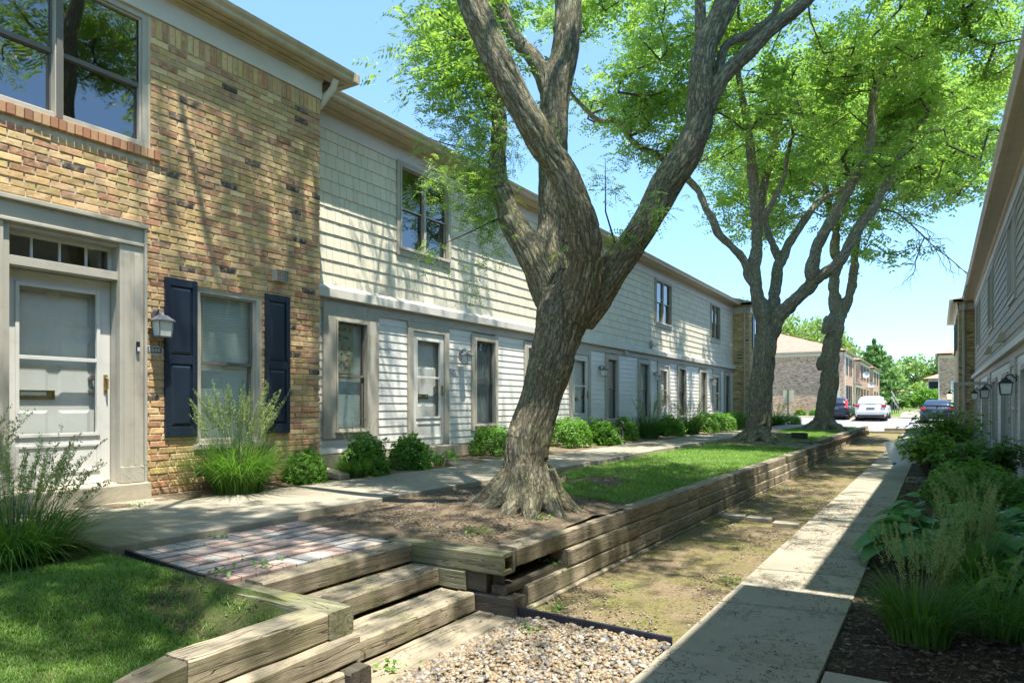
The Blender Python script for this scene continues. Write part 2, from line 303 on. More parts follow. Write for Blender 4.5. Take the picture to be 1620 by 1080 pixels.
# ------------------------------------------------------------------ mesh helpers
def tag(o, label=None, cat=None, group=None, kind=None):
    if label: o['label'] = label
    if cat: o['category'] = cat
    if group: o['group'] = group
    if kind: o['kind'] = kind
    return o
def wl(p):
    v = Vector((0, 0, 0))
    while p is not None: v += p.location; p = p.parent
    return v
def thing(name, label, cat, loc=(0, 0, 0), group=None):
    o = bpy.data.objects.new(name, None); COL.objects.link(o); o.location = loc; o.empty_display_size = .2
    return tag(o, label, cat, group)
def finish(name, me, mat, parent=None, smooth=False, bevel=0, loc=None, rotz=0):
    if isinstance(mat, str): mat = MT[mat]
    me.materials.append(mat)
    o = bpy.data.objects.new(name, me); COL.objects.link(o)
    if loc is not None:
        o.location = Vector(loc) - (wl(parent) if parent else Vector((0, 0, 0))); o.rotation_euler = (0, 0, rotz)
    elif parent is not None:
        me.transform(Matrix.Translation(-wl(parent)))
    if parent is not None: o.parent = parent
    if smooth: me.polygons.foreach_set('use_smooth', [True]*len(me.polygons))
    if bevel:
        b = o.modifiers.new('bevel', 'BEVEL'); b.width = bevel; b.segments = 2; b.limit_method = 'ANGLE'; b.angle_limit = R(40)
    return o
class MB:
    def __init__(s): s.v = []; s.f = []
    def add(s, v, f):
        n = len(s.v); s.v += [tuple(x) for x in v]; s.f += [tuple(i+n for i in q) for q in f]; return s
    def box(s, x0, x1, y0, y1, z0, z1):
        x0, x1 = sorted((x0, x1)); y0, y1 = sorted((y0, y1)); z0, z1 = sorted((z0, z1))
        return s.add([(x0, y0, z0), (x1, y0, z0), (x1, y1, z0), (x0, y1, z0), (x0, y0, z1), (x1, y0, z1), (x1, y1, z1), (x0, y1, z1)],
                     [(0, 3, 2, 1), (4, 5, 6, 7), (0, 1, 5, 4), (1, 2, 6, 5), (2, 3, 7, 6), (3, 0, 4, 7)])
    def quad(s, a, b, c, d): return s.add([a, b, c, d], [(0, 1, 2, 3)])
    def prism(s, prof, y0, y1):   # prof: list of (x,z), extruded along y
        n = len(prof); v = [(x, y0, z) for x, z in prof] + [(x, y1, z) for x, z in prof]
        f = [tuple(range(n)), tuple(range(2*n-1, n-1, -1))] + [(i, i+n, (i+1) % n+n, (i+1) % n) for i in range(n)]
        return s.add(v, f)
    def tube(s, pts, rad, n=8, cap=True):
        pts = [Vector(p) for p in pts]; rad = rad if isinstance(rad, (list, tuple)) else [rad]*len(pts)
        base = len(s.v); up = Vector((0.3, .2, 1)).normalized(); prev = None
        for i, p in enumerate(pts):
            t = (pts[min(i+1, len(pts)-1)] - pts[max(i-1, 0)]).normalized()
            if prev is None:
                a = t.cross(up); a = a.normalized() if a.length > .01 else Vector((1, 0, 0))
            else: a = (prev - t*prev.dot(t)).normalized()
            prev = a; b = t.cross(a)
            for k in range(n):
                an = 2*math.pi*k/n; s.v.append(tuple(p + (a*math.cos(an)+b*math.sin(an))*rad[i]))
        for i in range(len(pts)-1):
            for k in range(n):
                k2 = (k+1) % n; s.f.append((base+i*n+k, base+i*n+k2, base+(i+1)*n+k2, base+(i+1)*n+k))
        if cap:
            s.f.append(tuple(base+k for k in range(n-1, -1, -1))); e = base+(len(pts)-1)*n; s.f.append(tuple(e+k for k in range(n)))
        return s
    def lathe(s, c, prof, n=16):    # prof list of (r,z) about vertical axis
        base = len(s.v)
        for r, z in prof:
            for k in range(n):
                a = 2*math.pi*k/n; s.v.append((c[0]+r*math.cos(a), c[1]+r*math.sin(a), c[2]+z))
        for i in range(len(prof)-1):
            for k in range(n):
                k2 = (k+1) % n; s.f.append((base+i*n+k, base+i*n+k2, base+(i+1)*n+k2, base+(i+1)*n+k))
        return s
    def build(s, name, mat, parent=None, fix=True, **kw):
        me = bpy.data.meshes.new(name); me.from_pydata(s.v, [], s.f)
        if fix:
            bm = bmesh.new(); bm.from_mesh(me); bmesh.ops.recalc_face_normals(bm, faces=bm.faces); bm.to_mesh(me); bm.free()
        me.update(); return finish(name, me, mat, parent, **kw)
def arr_mesh(name, verts, k):
    """verts (N,k,3): N polygons of k corners"""
    N = len(verts); me = bpy.data.meshes.new(name)
    me.vertices.add(N*k); me.vertices.foreach_set('co', np.ascontiguousarray(verts, dtype=np.float32).ravel())
    me.loops.add(N*k); me.loops.foreach_set('vertex_index', np.arange(N*k, dtype=np.int32))
    me.polygons.add(N); me.polygons.foreach_set('loop_start', np.arange(0, N*k, k, dtype=np.int32)); me.polygons.foreach_set('loop_total', np.full(N, k, dtype=np.int32))
    me.update(); me.validate(); return me
def idx_mesh(name, V, F):
    me = bpy.data.meshes.new(name); k = F.shape[1]; N = len(F)
    me.vertices.add(len(V)); me.vertices.foreach_set('co', np.ascontiguousarray(V, dtype=np.float32).ravel())
    me.loops.add(N*k); me.loops.foreach_set('vertex_index', np.ascontiguousarray(F, dtype=np.int32).ravel())
    me.polygons.add(N); me.polygons.foreach_set('loop_start', np.arange(0, N*k, k, dtype=np.int32)); me.polygons.foreach_set('loop_total', np.full(N, k, dtype=np.int32))
    me.update(); me.validate(); return me
def unit(a): return a/np.maximum(np.linalg.norm(a, axis=-1, keepdims=True), 1e-6)
def copy_tree(o, parent=None):
    c = o.copy(); COL.objects.link(c)
    if parent is not None: c.parent = parent
    for ch in list(o.children): copy_tree(ch, c)
    return c
def smooth(a, b, x):
    t = np.clip((x-a)/(b-a), 0, 1); return t*t*(3-2*t)
# ------------------------------------------------------------------ terrain
def zl(y): return np.interp(y, [-60, 20, 36, 38, 51, 58, 61, 90, 300, 900], [0, 0, .15, .25, .40, .68, .90, .90, .95, .95])
def zu(x, y):
    x = np.asarray(x, float); y = np.asarray(y, float)
    a = np.interp(-x, [2.6, 3.4, 5.0, 6.9, 9], [.40, .445, .50, .585, .62])
    low = .14 + .36*smooth(2.95, 4.3, -x) + .03*smooth(4.7, 7, -x)
    t = smooth(2.38, 2.52, y); z = low*(1-t) + a*t
    for cx, cy, h, s in ((-3.35, 5.7, .13, .75), (-4.05, 19.05, .12, .8), (-3.85, 30.25, .12, .9)):
        z = z + h*np.exp(-((x-cx)**2+(y-cy)**2)/(2*s*s))
    return z
def sheet(name, xs, ys, zf, mat, parent=None, amp=0, fr=2.0, **kw):
    X, Y = np.meshgrid(xs, ys, indexing='ij'); Z = zf(X, Y) + np.zeros_like(X)
    if amp:
        for i in range(X.shape[0]):
            for j in range(X.shape[1]):
                Z[i, j] += amp*noise.fractal((X[i, j]*fr, Y[i, j]*fr, 3.1), 1, 2, 4)
    V = np.stack([X, Y, Z], -1).reshape(-1, 3); nx, ny = X.shape; I = np.arange(nx*ny).reshape(nx, ny)
    F = np.stack([I[:-1, :-1], I[1:, :-1], I[1:, 1:], I[:-1, 1:]], -1).reshape(-1, 4)
    return finish(name, idx_mesh(name, V, F), mat, parent, smooth=True, **kw)
L = np.linspace
tag(sheet('ground', np.array([-500, -120, -40, -9, -2.7, -1.3, -.5, 1.4, 40, 120, 500.]), np.array([-60, 0, 20, 36, 38, 51, 58, 61, 90, 200, 300, 900.]), lambda x, y: zl(y)-.09, 'farlawn'), kind='structure')
tag(sheet('ground_strip', L(-2.75, -1.36, 24), L(2.2, 37, 420), lambda x, y: zl(y)-.012, 'mosssoil', amp=.016, fr=3), kind='structure')
tag(sheet('garden_bed', L(-.56, 1.34, 30), L(4.1, 42, 300), lambda x, y: zl(y)+.0+.03*smooth(-.5, 0, x), 'mulch', amp=.035, fr=4), kind='structure')
tag(sheet('upper_ground', L(-8.0, -2.66, 120), np.concatenate([L(2.52, 6, 70), L(6.06, 36.4, 430)]), lambda x, y: np.where((x > -3.66) & (y < 4.16), -.2, np.where((x > -4.64) & (y < 3.98), .30, zu(x, y)*(1-smooth(30, 37, y)*.15))), 'soil', amp=.022, fr=2.6), kind='structure')
tag(sheet('lawn_ground', L(-9.5, -2.72, 70), L(-2.5, 2.53, 60), lambda x, y: zu(x, y), 'lawnsoil', amp=.02, fr=2.6), kind='structure')
def nz(x, y, fr=2.6, amp=.02): return amp*noise.fractal((x*fr, y*fr, 3.1), 1, 2, 4)

def slabs(name, rects, z0f, ztop, mat='concrete', skew=0, bev=.008, kind='structure'):
    mb = MB(); rnd = random.Random(5)
    for (x0, x1, y0, y1) in rects:
        j = rnd.uniform(-.004, .004)
        za, zb = ztop(x0, y0)+j, ztop(x0, y1)+j; zc, zd = ztop(x1, y0)+j, ztop(x1, y1)+j; b = .16
        sk = skew*(x1-x0)
        mb.add([(x0, y0, za-b), (x1, y0+sk, zc-b), (x1, y1+sk, zd-b), (x0, y1, zb-b), (x0, y0, za), (x1, y0+sk, zc), (x1, y1+sk, zd), (x0, y1, zb)],
               [(0, 3, 2, 1), (4, 5, 6, 7), (0, 1, 5, 4), (1, 2, 6, 5), (2, 3, 7, 6), (3, 0, 4, 7)])
    o = mb.build(name, mat, bevel=bev)
    if kind: tag(o, kind=kind)
    return o
r = []
y = -3.2
while y < 36: r.append((-1.39, -.545, y+.009, y+1.2-.009)); y += 1.2
slabs('sidewalk', r, 0, lambda x, y: float(zl(y))+.03, skew=.16)
slabs('side_path', [(-.53, .95, 2.0, 4.14), (-.53, 1.2, 15.1, 16.3)], 0, lambda x, y: .028, skew=.02)
# upper walk beside the left houses
r = []; y = 4.02
while y < 36:
    xo = np.interp(y, [4, 9, 13, 40], [-4.80, -4.86, -5.05, -5.08]); r.append((-6.27, float(xo), y+.006, y+1.2-.006)); y += 1.2
r += [(-6.27, -4.66, 2.44, 4.01), (-6.8, -6.28, 2.44, 3.98), (-7.4, -6.28, 8.75, 9.95), (-7.4, -6.28, 14.6, 15.8), (-7.4, -6.28, 20.6, 21.8), (-7.4, -6.28, 26.9, 28.0)]
slabs('upper_walk', r, 0, lambda x, y: .56 + .015*(-x-5)*.5)
# car park and the path beyond it
tag(sheet('car_park', np.array([-40, -16, -7, -3, 0, 12, 45.]), np.array([37.7, 38.2, 44, 51, 56.2]), lambda x, y: zl(y)-.02, 'asphalt'), kind='structure')
tag(sheet('far_path', np.array([-2.35, -.95]), np.array([56.3, 58, 61, 90, 130, 200.]), lambda x, y: zl(y)+.03, 'concrete'), kind='structure')
tag(sheet('far_kerb', np.array([-40, -2.4]), np.array([56.25, 56.26, 56.5]), lambda x, y: zl(y)+.10*(y > 56.255)-.02, 'concrete'), kind='structure')
mb = MB()
for x in (-14, -11.3, -8.6, -5.2, -2.5, .9, 3.6):
    z = lambda y: float(zl(y))-.014
    mb.add([(x, 51, z(51)), (x+.12, 51, z(51)), (x+.12, 56, z(56)), (x, 56, z(56))], [(0, 1, 2, 3)])
mb.add([(-9, 44, z(44)), (-3, 41.5, z(41.5)), (-3, 41.62, z(41.62)), (-9, 44.12, z(44.12))], [(0, 1, 2, 3)])
tag(mb.build('parking_lines', 'yellow', fix=False), kind='structure')

# brick pavers at the head of the steps
mb = MB(); rnd = random.Random(3)
def pav(x0, x1, y0, y1):
    x0 = max(x0, -4.65); x1 = min(x1, -3.6); y0 = max(y0, 2.56); y1 = min(y1, 3.99)
    if x1-x0 < .02 or y1-y0 < .02: return
    g = .004; z = .445+.07*(-3.6-(x0+x1)/2)+rnd.uniform(-.004, .004)
    mb.box(x0+g, x1-g, y0+g, y1-g, z-.06, z)
w = .105
for i in range(-2, 13):
    for j in range(-2, 9):
        x = -4.65+i*w; yy = 2.56+j*2*w
        if (i//2) % 2 == 0:
            if i % 2 == 0:
                pav(x, x+2*w, yy, yy+w); pav(x, x+2*w, yy+w, yy+2*w)
        else: pav(x, x+w, yy, yy+2*w)
tag(mb.build('brick_pavement', 'paver', bevel=.004), kind='structure')
tag(MB().add([(-4.66, 2.53, .3), (-3.80, 2.53, .25), (-3.80, 2.55, .25), (-4.66, 2.55, .3), (-4.66, 2.53, .525), (-3.80, 2.53, .465), (-3.80, 2.55, .465), (-4.66, 2.55, .525)], [(0, 1, 5, 4), (1, 2, 6, 5), (2, 3, 7, 6), (3, 0, 4, 7), (4, 5, 6, 7)]).build('plastic_edging', 'plastic_black'), 'thin black plastic edging between the clipped lawn and the brick pavers', 'edging')
tag(MB().add([(-2.52, 4.11, -.02), (-1.41, 4.14, -.02), (-1.41, 4.165, -.02), (-2.52, 4.135, -.02), (-2.52, 4.11, .075), (-1.41, 4.14, .05), (-1.41, 4.165, .05), (-2.52, 4.135, .075)], [(0, 1, 5, 4), (1, 2, 6, 5), (2, 3, 7, 6), (3, 0, 4, 7), (4, 5, 6, 7)]).build('plastic_edging', 'plastic_black'), 'dark plastic edging strip between the gravel patch and the mossy ground', 'edging')

# ------------------------------------------------------------------ timbers
def timber(name, p0, p1, w, h, mat, parent, seed=0, rot_end=0, amp=.006, chamfer=0):
    """squared timber from p0 to p1 (centre of its bottom face), w wide, h high"""
    p0 = Vector(p0); p1 = Vector(p1); d = p1-p0; Ln = d.length; n = max(4, int(Ln/.07)); rz = math.atan2(d.y, d.x)
    c = .012; prof = []
    for (a, b) in ((-w/2, 0), (w/2, 0), (w/2, h), (-w/2, h)):
        prof.append((a, b))
    # rounded square, with mid points on each side
    P = [(-w/2+c, 0), (0, 0), (w/2-c, 0), (w/2, c), (w/2, h/2), (w/2, h-c), (w/2-c, h), (w/6, h), (-w/6, h), (-w/2+c, h), (-w/2, h-c), (-w/2, h/2), (-w/2, c)]
    V = []; k = len(P)
    for i in range(n+1):
        x = Ln*i/n
        for (a, b) in P:
            q = (x*1.1+seed*7.7, a*9, b*9); dn = noise.noise_vector(q)*amp; dn2 = noise.noise((x*6+seed, a*14, b*14))*amp*.8
            e = 0
            if rot_end and x < rot_end: e = (1-x/rot_end)
            zz = b + dn.z+dn2; aa = a + dn.y
            if e: zz = b*(1-e*.75)+noise.noise((x*14, a*20, seed))*.03*e; aa = a*(1-.3*e)+noise.noise((x*11, b*20, 3))*.03*e
            V.append((x + (dn.x*.6 if i in (0, n) else 0), aa, zz))
    F = [tuple(reversed(range(k))), tuple(n*k+j for j in range(k))]
    for i in range(n):
        for j in range(k):
            j2 = (j+1) % k; F.append((i*k+j, i*k+j2, (i+1)*k+j2, (i+1)*k+j))
    me = bpy.data.meshes.new(name); me.from_pydata(V, [], F); me.update()
    sl_ = math.atan2(d.z, math.hypot(d.x, d.y))
    o = finish(name, me, mat, parent, loc=p0, rotz=rz); o.rotation_euler = (0, -sl_, rz); return o
TH = .148
steps = thing('timber_steps', 'three weathered timber steps leading up to the brick pavers', 'steps', (-3.0, 3.36, 0))
def tread(x_front, z_top, w, seed, y0=2.68, y1=4.05, nm='tread', two=True):
    timber(nm, (x_front-w/2, y0+.005, z_top-TH+.008), (x_front-w/2, y1-.005, z_top-TH+.008), w, TH-.01, 'timber', steps, seed)
tread(-3.43, .44, .17, 1); tread(-3.17, .29, .145, 2); tread(-3.325, .287, .145, 3); tread(-2.84, .145, .155, 4); tread(-3.0, .142, .15, 5)
wall0 = thing('retaining_wall', 'low timber retaining wall with a bevelled rotten end beside the front lawn, left of the steps', 'retaining wall', (-2.75, 1.5, 0))
tp = wall0
timber('timber', (-3.80, 2.59, .275), (-2.675, 2.59, .275), .175, TH, 'mosstimber', tp, 11)
timber('timber', (-3.62, 2.585, .125), (-2.90, 2.585, .125), .16, TH, 'mosstimber', tp, 12)
timber('timber', (-2.765, 1.72, .277), (-2.765, 2.497, .277), .178, TH, 'timber', tp, 13, amp=.009)
o = timber('timber', (-2.765, .98, .272), (-2.765, 1.715, .277), .172, TH-.006, 'darktimber', tp, 17, rot_end=.74, amp=.02); o['label'] = 'dark rotten timber end'
timber('timber', (-2.705, .0, .135), (-2.705, 2.67, .135), .17, .14, 'timber', tp, 14, amp=.008)
timber('timber', (-2.66, -.1, -.01), (-2.66, 2.52, -.01), .17, .14, 'timber', tp, 15, amp=.008)
timber('timber', (-2.74, 2.60, -.01), (-2.545, 2.60, -.01), .15, .14, 'darktimber', tp, 16)
# sleepers laid flat at the foot of the steps
timber('sleeper', (-2.76, 2.2, -.115), (-2.76, 4.35, -.115), .15, .125, 'timber', steps, 21)
timber('sleeper', (-2.605, 1.6, -.118), (-2.605, 4.12, -.118), .15, .125, 'timber', steps, 22)

wall1 = thing('retaining_wall', 'long timber retaining wall three courses high between the near tree and the mossy strip', 'retaining wall', (-2.65, 10, 0))
def timber_hollow(name, x0, x1, yc, z0, w, h, parent):
    o = timber(name, (x0, yc, z0), (x1, yc, z0), w, h, 'mosstimber', parent, 31)
    bm = bmesh.new(); bm.from_mesh(o.data); bm.faces.ensure_lookup_table()
    f = max(bm.faces, key=lambda q: q.calc_center_median().x*(abs(q.normal.x) > .8) if len(q.verts) > 6 else -1)
    r = bmesh.ops.inset_individual(bm, faces=[f], thickness=.03)
    r2 = bmesh.ops.extrude_discrete_faces(bm, faces=[f]); nf = r2['faces'][0]
    for v in nf.verts: v.co.x -= .16
    bm.to_mesh(o.data); bm.free(); return o
timber_hollow('timber', -4.0, -2.60, 4.135, .295, .165, .15, wall1)
timber('timber', (-3.45, 4.125, .147), (-2.93, 4.125, .147), .15, TH, 'mosstimber', wall1, 32)
timber('timber', (-2.93, 4.16, .147), (-2.76, 4.16, .147), .16, TH, 'darktimber', wall1, 33)
timber('timber', (-2.92, 4.16, -.005), (-2.52, 4.16, -.005), .17, .15, 'darktimber', wall1, 34, amp=.012)
timber('timber', (-2.665, 4.10, .147), (-2.665, 5.0, .147), .12, .07, 'darktimber', wall1, 35, amp=.012)
tag(sheet('wall_soil', L(-3.0, -2.70, 5), L(4.2, 5.1, 10), lambda x, y: .215+0*x, 'mulch', amp=.03, fr=8), kind='structure')
rnd = random.Random(8)
def course(y0, y1, x, z, ln, parent, mat='timber', jx=.012, st=0):
    y = y0; k = 0
    while y < y1-.05:
        l = ln*rnd.uniform(.8, 1.15) if k or not st else st
        e = min(y+l, y1)
        if y1-e < .5: e = y1
        dx = rnd.uniform(-jx, jx)
        timber('timber', (x-.085+dx, y+.004, z+rnd.uniform(-.003, .003)), (x-.085+dx, e-.004, z+rnd.uniform(-.003, .003)), .17, TH-.004, mat, parent, rnd.random()*50, amp=.007)
        y = e; k += 1
def zrise(y): return float(np.interp(y, [20, 36], [0, .06]))
course(4.25, 20.0, -2.60, .318, 2.3, wall1, st=2.15)
course(5.0, 19.6, -2.585, .170, 2.3, wall1, st=1.6)
course(4.35, 19.9, -2.57, .022, 2.3, wall1, st=2.9)
course(4.3, 20.2, -2.55, -.126, 2.4, wall1)
wall2 = thing('retaining_wall', 'far timber retaining wall in short staggered lengths between the two smaller trees and the car park', 'retaining wall', (-2.9, 28, 0))
for i, z in enumerate((.36, .215, .07, -.075)):
    course(20.35+.05*i, 36.3, -2.78+.03*i, z+.02, 1.15, wall2, jx=.02)
timber('timber', (-4.6, 20.45, .372), (-2.98, 20.45, .372), .16, TH-.01, 'timber', wall2, 61)
timber('timber', (-2.93, 20.3, .21), (-2.72, 20.3, .21), .1, TH, 'mosstimber', wall2, 62)
tt = thing('timber_block', 'pair of short timbers lying on the ground behind the second tree', 'timber', (-4.0, 21.7, .5))
timber('timber', (-4.35, 22.2, .50), (-3.75, 21.5, .50), .2, .17, 'timber', tt, 63); timber('timber', (-3.72, 21.95, .50), (-3.3, 21.9, .50), .2, .18, 'darktimber', tt, 64)
for i, (x0, x1, yy, z, lb) in enumerate([(-2.75, -.6, 36.9, .12, 'long landscape timber lying across the end of the mossy strip'), (-2.2, -.45, 38.1, .24, 'timber wheel stop lying on the near edge of the car park')]):
    o = timber('landscape_timber', (x0, yy, z), (x1, yy-.1, z), .18, .15, 'timber', None, 70+i); tag(o, lb, 'timber')
for i, (x, yy, z, lb) in enumerate([(-9.9, 55.8, .6, 'low concrete wheel stop in front of the large brick end wall'), (-3.7, 55.9, .6, 'concrete wheel stop in front of the white car')]):
    o = MB().box(x-.9, x+.9, yy, yy+.16, z-.02, z+.13).build('wheel_stop', 'concrete', bevel=.03); tag(o, lb, 'wheel stop')
# stepping stones across the mossy strip
for i, (x, yy, rz, lb) in enumerate([(-2.32, 9.35, .1, 'concrete stepping stone nearest the timber wall'), (-1.98, 9.3, -.08, 'middle concrete stepping stone in the mossy strip'), (-1.6, 9.05, .05, 'concrete stepping stone nearest the sidewalk')]):
    o = MB().box(-.15, .15, -.1, .1, 0, .05).build('stepping_stone', 'concrete', bevel=.006, loc=(x, yy, -.01), rotz=rz); tag(o, lb, 'stepping stone', 'stepping stones in the mossy strip')

# ------------------------------------------------------------------ houses
def facade(parent, X, sx, y0, y1, z0, z1, ops, mat, depth=.09, name='wall', back=8, ends=True):
    """front wall sheet facing sx with openings (ya,yb,za,zb), reveals, side and back walls"""
    ys = sorted({y0, y1, *[o[0] for o in ops], *[o[1] for o in ops]}); zs = sorted({z0, z1, *[o[2] for o in ops], *[o[3] for o in ops]})
    mb = MB()
    def q(a, b, c, d):
        mb.quad(a, b, c, d) if sx > 0 else mb.quad(d, c, b, a)
    for i in range(len(ys)-1):
        for j in range(len(zs)-1):
            cy = (ys[i]+ys[i+1])/2; cz = (zs[j]+zs[j+1])/2
            if any(o[0] < cy < o[1] and o[2] < cz < o[3] for o in ops): continue
            q((X, ys[i], zs[j]), (X, ys[i+1], zs[j]), (X, ys[i+1], zs[j+1]), (X, ys[i], zs[j+1]))
    Xi = X-sx*depth
    for a, b, c, d in ops:
        q((X, a, c), (Xi, a, c), (Xi, b, c), (X, b, c)); q((X, a, d), (X, b, d), (Xi, b, d), (Xi, a, d))
        q((X, a, c), (X, a, d), (Xi, a, d), (Xi, a, c)); q((X, b, c), (Xi, b, c), (Xi, b, d), (X, b, d))
    B = X-sx*back
    if ends:
        q((B, y0, z0), (X, y0, z0), (X, y0, z1), (B, y0, z1)); q((X, y1, z0), (B, y1, z0), (B, y1, z1), (X, y1, z1))
    q((B, y1, z0), (B, y0, z0), (B, y0, z1), (B, y1, z1))
    return mb.build(name, mat, parent, fix=False)
def shingles(parent, X, sx, y0, y1, z0, z1, ops, exp=.2, wmin=.11, wmax=.2, mat='cream', name='shingle_siding', thick=.02):
    rnd = random.Random(int(abs(X*10)+z0*7)); mb = MB(); nrow = max(1, round((z1-z0)/exp)); e = (z1-z0)/nrow
    for r_ in range(nrow):
        za = z0+r_*e; zb = za+e+.012
        if r_ == nrow-1: zb = z1
        segs = [(y0, y1)]
        for a, b, c, d in ops:
            if zb > c+.02 and za < d-.02:
                ns = []
                for s0, s1 in segs:
                    if b <= s0 or a >= s1: ns.append((s0, s1)); continue
                    if a > s0: ns.append((s0, a))
                    if b < s1: ns.append((b, s1))
                segs = ns
        for s0, s1 in segs:
            y = s0
            while y < s1-.001:
                w_ = rnd.uniform(wmin, wmax); e1 = min(y+w_, s1)
                if s1-e1 < .05: e1 = s1
                g = .0025 if wmax < 1 else .001; dz = rnd.uniform(-.003, .003) if wmax < 1 else 0; t = thick+rnd.uniform(-.002, .002)*(wmax < 1)
                a0, a1 = y+g, e1-g; xo = X+sx*t; xi = X+sx*.003
                v = [(X, a0, za+dz), (xo, a0, za+dz), (xi, a0, zb), (X-sx*.002, a0, zb), (X, a1, za+dz), (xo, a1, za+dz), (xi, a1, zb), (X-sx*.002, a1, zb)]
                f = [(0, 3, 2, 1), (4, 5, 6, 7), (1, 2, 6, 5), (0, 1, 5, 4), (2, 3, 7, 6)]
                if sx > 0: f = [tuple(reversed(q)) for q in f]
                f = [tuple(reversed(q)) for q in f]
                mb.add(v, f); y = e1
    return mb.build(name, mat, parent, fix=True)
def brickwork(parent, X, sx, y0, y1, z0, z1, ops, soldier=False, name='bricks', seed=1):
    rnd = random.Random(seed); mb = MB(); bw, bh = (.205, .0685) if not soldier else (.0685, z1-z0); nrow = int(round((z1-z0)/bh)) if not soldier else 1
    for r_ in range(nrow):
        za = z0+r_*bh+.006; zb = z0+(r_+1)*bh-.006; y = y0-(bw/2 if r_ % 2 and not soldier else 0)-rnd.uniform(0, .015); rowdx = rnd.uniform(-.001, .002)
        while y < y1-.005:
            w_ = bw*rnd.uniform(.97, 1.03); a, b = max(y, y0), min(y+w_-.0125, y1); y += w_
            parts = [(a, b)]
            for p, q, c, d in ops:
                if zb > c+.01 and za < d-.01:
                    ns = []
                    for s0, s1 in parts:
                        if q <= s0 or p >= s1: ns.append((s0, s1)); continue
                        if p > s0: ns.append((s0, p))
                        if q < s1: ns.append((q, s1))
                    parts = ns
            for s0, s1 in parts:
                if s1-s0 < .02: continue
                t = .010+rowdx+rnd.uniform(-.0035, .0045)*(1 if rnd.random() < .85 else 2); j = lambda: rnd.uniform(-.0022, .0022); e = .005
                pts = [(s0, za), ((s0+s1)/2, za), (s1, za), (s1, zb), ((s0+s1)/2, zb), (s0, zb)]; base = [(X-sx*.002, p_, q_) for p_, q_ in pts]; mid = [(X+sx*(t-.004), p_+j(), q_+j()) for p_, q_ in pts]
                cy, cz = (s0+s1)/2, (za+zb)/2; top = [(X+sx*(t+j()), m_[1]+(e if m_[1] < cy-.01 else -e if m_[1] > cy+.01 else 0), m_[2]+(e if m_[2] < cz else -e)) for m_ in mid]
                f = [(k, (k+1) % 6, 6+(k+1) % 6, 6+k) for k in range(6)]+[(6+k, 6+(k+1) % 6, 12+(k+1) % 6, 12+k) for k in range(6)]+[(12, 13, 16, 17), (13, 14, 15, 16)]
                if sx < 0: f = [tuple(reversed(q_)) for q_ in f]
                mb.add(base+mid+top, f)
    return mb.build(name, 'realbrick', parent, fix=False)
def ring(mb, X, sx, a, b, c, d, w, o0, o1, bottom=None):
    """frame ring INSIDE a..b x c..d of bar width w from depth o0 to o1"""
    bt = w if bottom is None else bottom
    x0, x1 = X+sx*o0, X+sx*o1
    mb.box(x0, x1, a, a+w, c, d); mb.box(x0, x1, b-w, b, c, d); mb.box(x0, x1, a+w, b-w, d-w, d); mb.box(x0, x1, a+w, b-w, c, c+bt)
def window(parent, X, sx, a, b, c, d, cas=.09, proud=.04, units=1, blind=None, rail=.5, frame='trim', sash='trim', inset=.03, wood=True, label=None, bias=.035, casb=None):
    mb = MB(); cb = cas if casb is None else casb
    if cas: # outer casing
        ring(mb, X, sx, a-cas, b+cas, c-cb, d+cas, cas, -.01, proud, bottom=cb); 
        ring(mb, X, sx, a-.022, b+.022, c-.022, d+.022, .03, -.02, proud+.016)
        mb.box(X-sx*.02, X+sx*(proud+.03), a-.04, b+.04, c-.045, c-.018)
    else: ring(mb, X, sx, a, b, c, d, .035, -inset-.03, -inset+.02)
    W = mb.build('window', frame, parent, bevel=.003)
    if label: W['label'] = label
    s = MB(); wd = (b-a)/units
    for u in range(units):
        ua, ub = a+u*wd, a+(u+1)*wd
        if cas == 0: ua += .03*(u == 0); ub -= .03*(u == units-1)
        m = c+(d-c)*rail
        ring(s, X, sx, ua, ub, m-.02, d, bias, -inset-.02, -inset+.004); ring(s, X, sx, ua, ub, c, m+.02, bias, -inset-.045, -inset-.0215)
        if units > 1 and u: s.box(X-sx*.05, X+sx*.02, ua-.025, ua+.025, c, d)
    s.build('sash', sash, W, bevel=.002)
    g = MB(); 
    for u in range(units):
        ua, ub = a+u*wd, a+(u+1)*wd; m = c+(d-c)*rail; xg = X-sx*(inset+.012); xg2 = X-sx*(inset+.035)
        for (z0, z1, x) in ((m, d, xg), (c, m, xg2)):
            q = [(x, ua, z0), (x, ub, z0), (x, ub, z1), (x, ua, z1)]
            g.quad(*(q if sx > 0 else q[::-1]))
    g.build('pane', 'glass', W, fix=False)
    if blind:
        mt, zlo = blind if isinstance(blind, tuple) else (blind, c)
        x = X-sx*(inset+.075); q = [(x, a, zlo), (x, b, zlo), (x, b, d), (x, a, d)]
        q = MB().quad(*(q if sx > 0 else q[::-1])); q.build('blind' if mt == 'blind' else 'curtain', mt, W, fix=False)
    return W
def curtain(parent, X, sx, a, b, c, d, mat='curtain', dx=.09):
    n = 40; mb = MB(); x0 = X-sx*dx
    for i in range(n+1):
        y = a+(b-a)*i/n; o = .02*math.sin(i*1.3)+.012*math.sin(i*2.9+1)
        mb.v += [(x0+o, y, c), (x0+o, y, d)]
    for i in range(n): mb.f.append((2*i, 2*i+2, 2*i+3, 2*i+1))
    mb.build('curtain', mat, parent, fix=False, smooth=True)
def panel(mb, X, sx, a, b, c, d, t=.008):
    """raised panel with bevelled edge"""
    e = min(.03, (b-a)*.2); x0, x1 = X, X+sx*t
    v = [(x0, a, c), (x0, b, c), (x0, b, d), (x0, a, d), (x1, a+e, c+e), (x1, b-e, c+e), (x1, b-e, d-e), (x1, a+e, d-e)]
    mb.add(v, [(0, 1, 5, 4), (1, 2, 6, 5), (2, 3, 7, 6), (3, 0, 4, 7), (4, 5, 6, 7)])
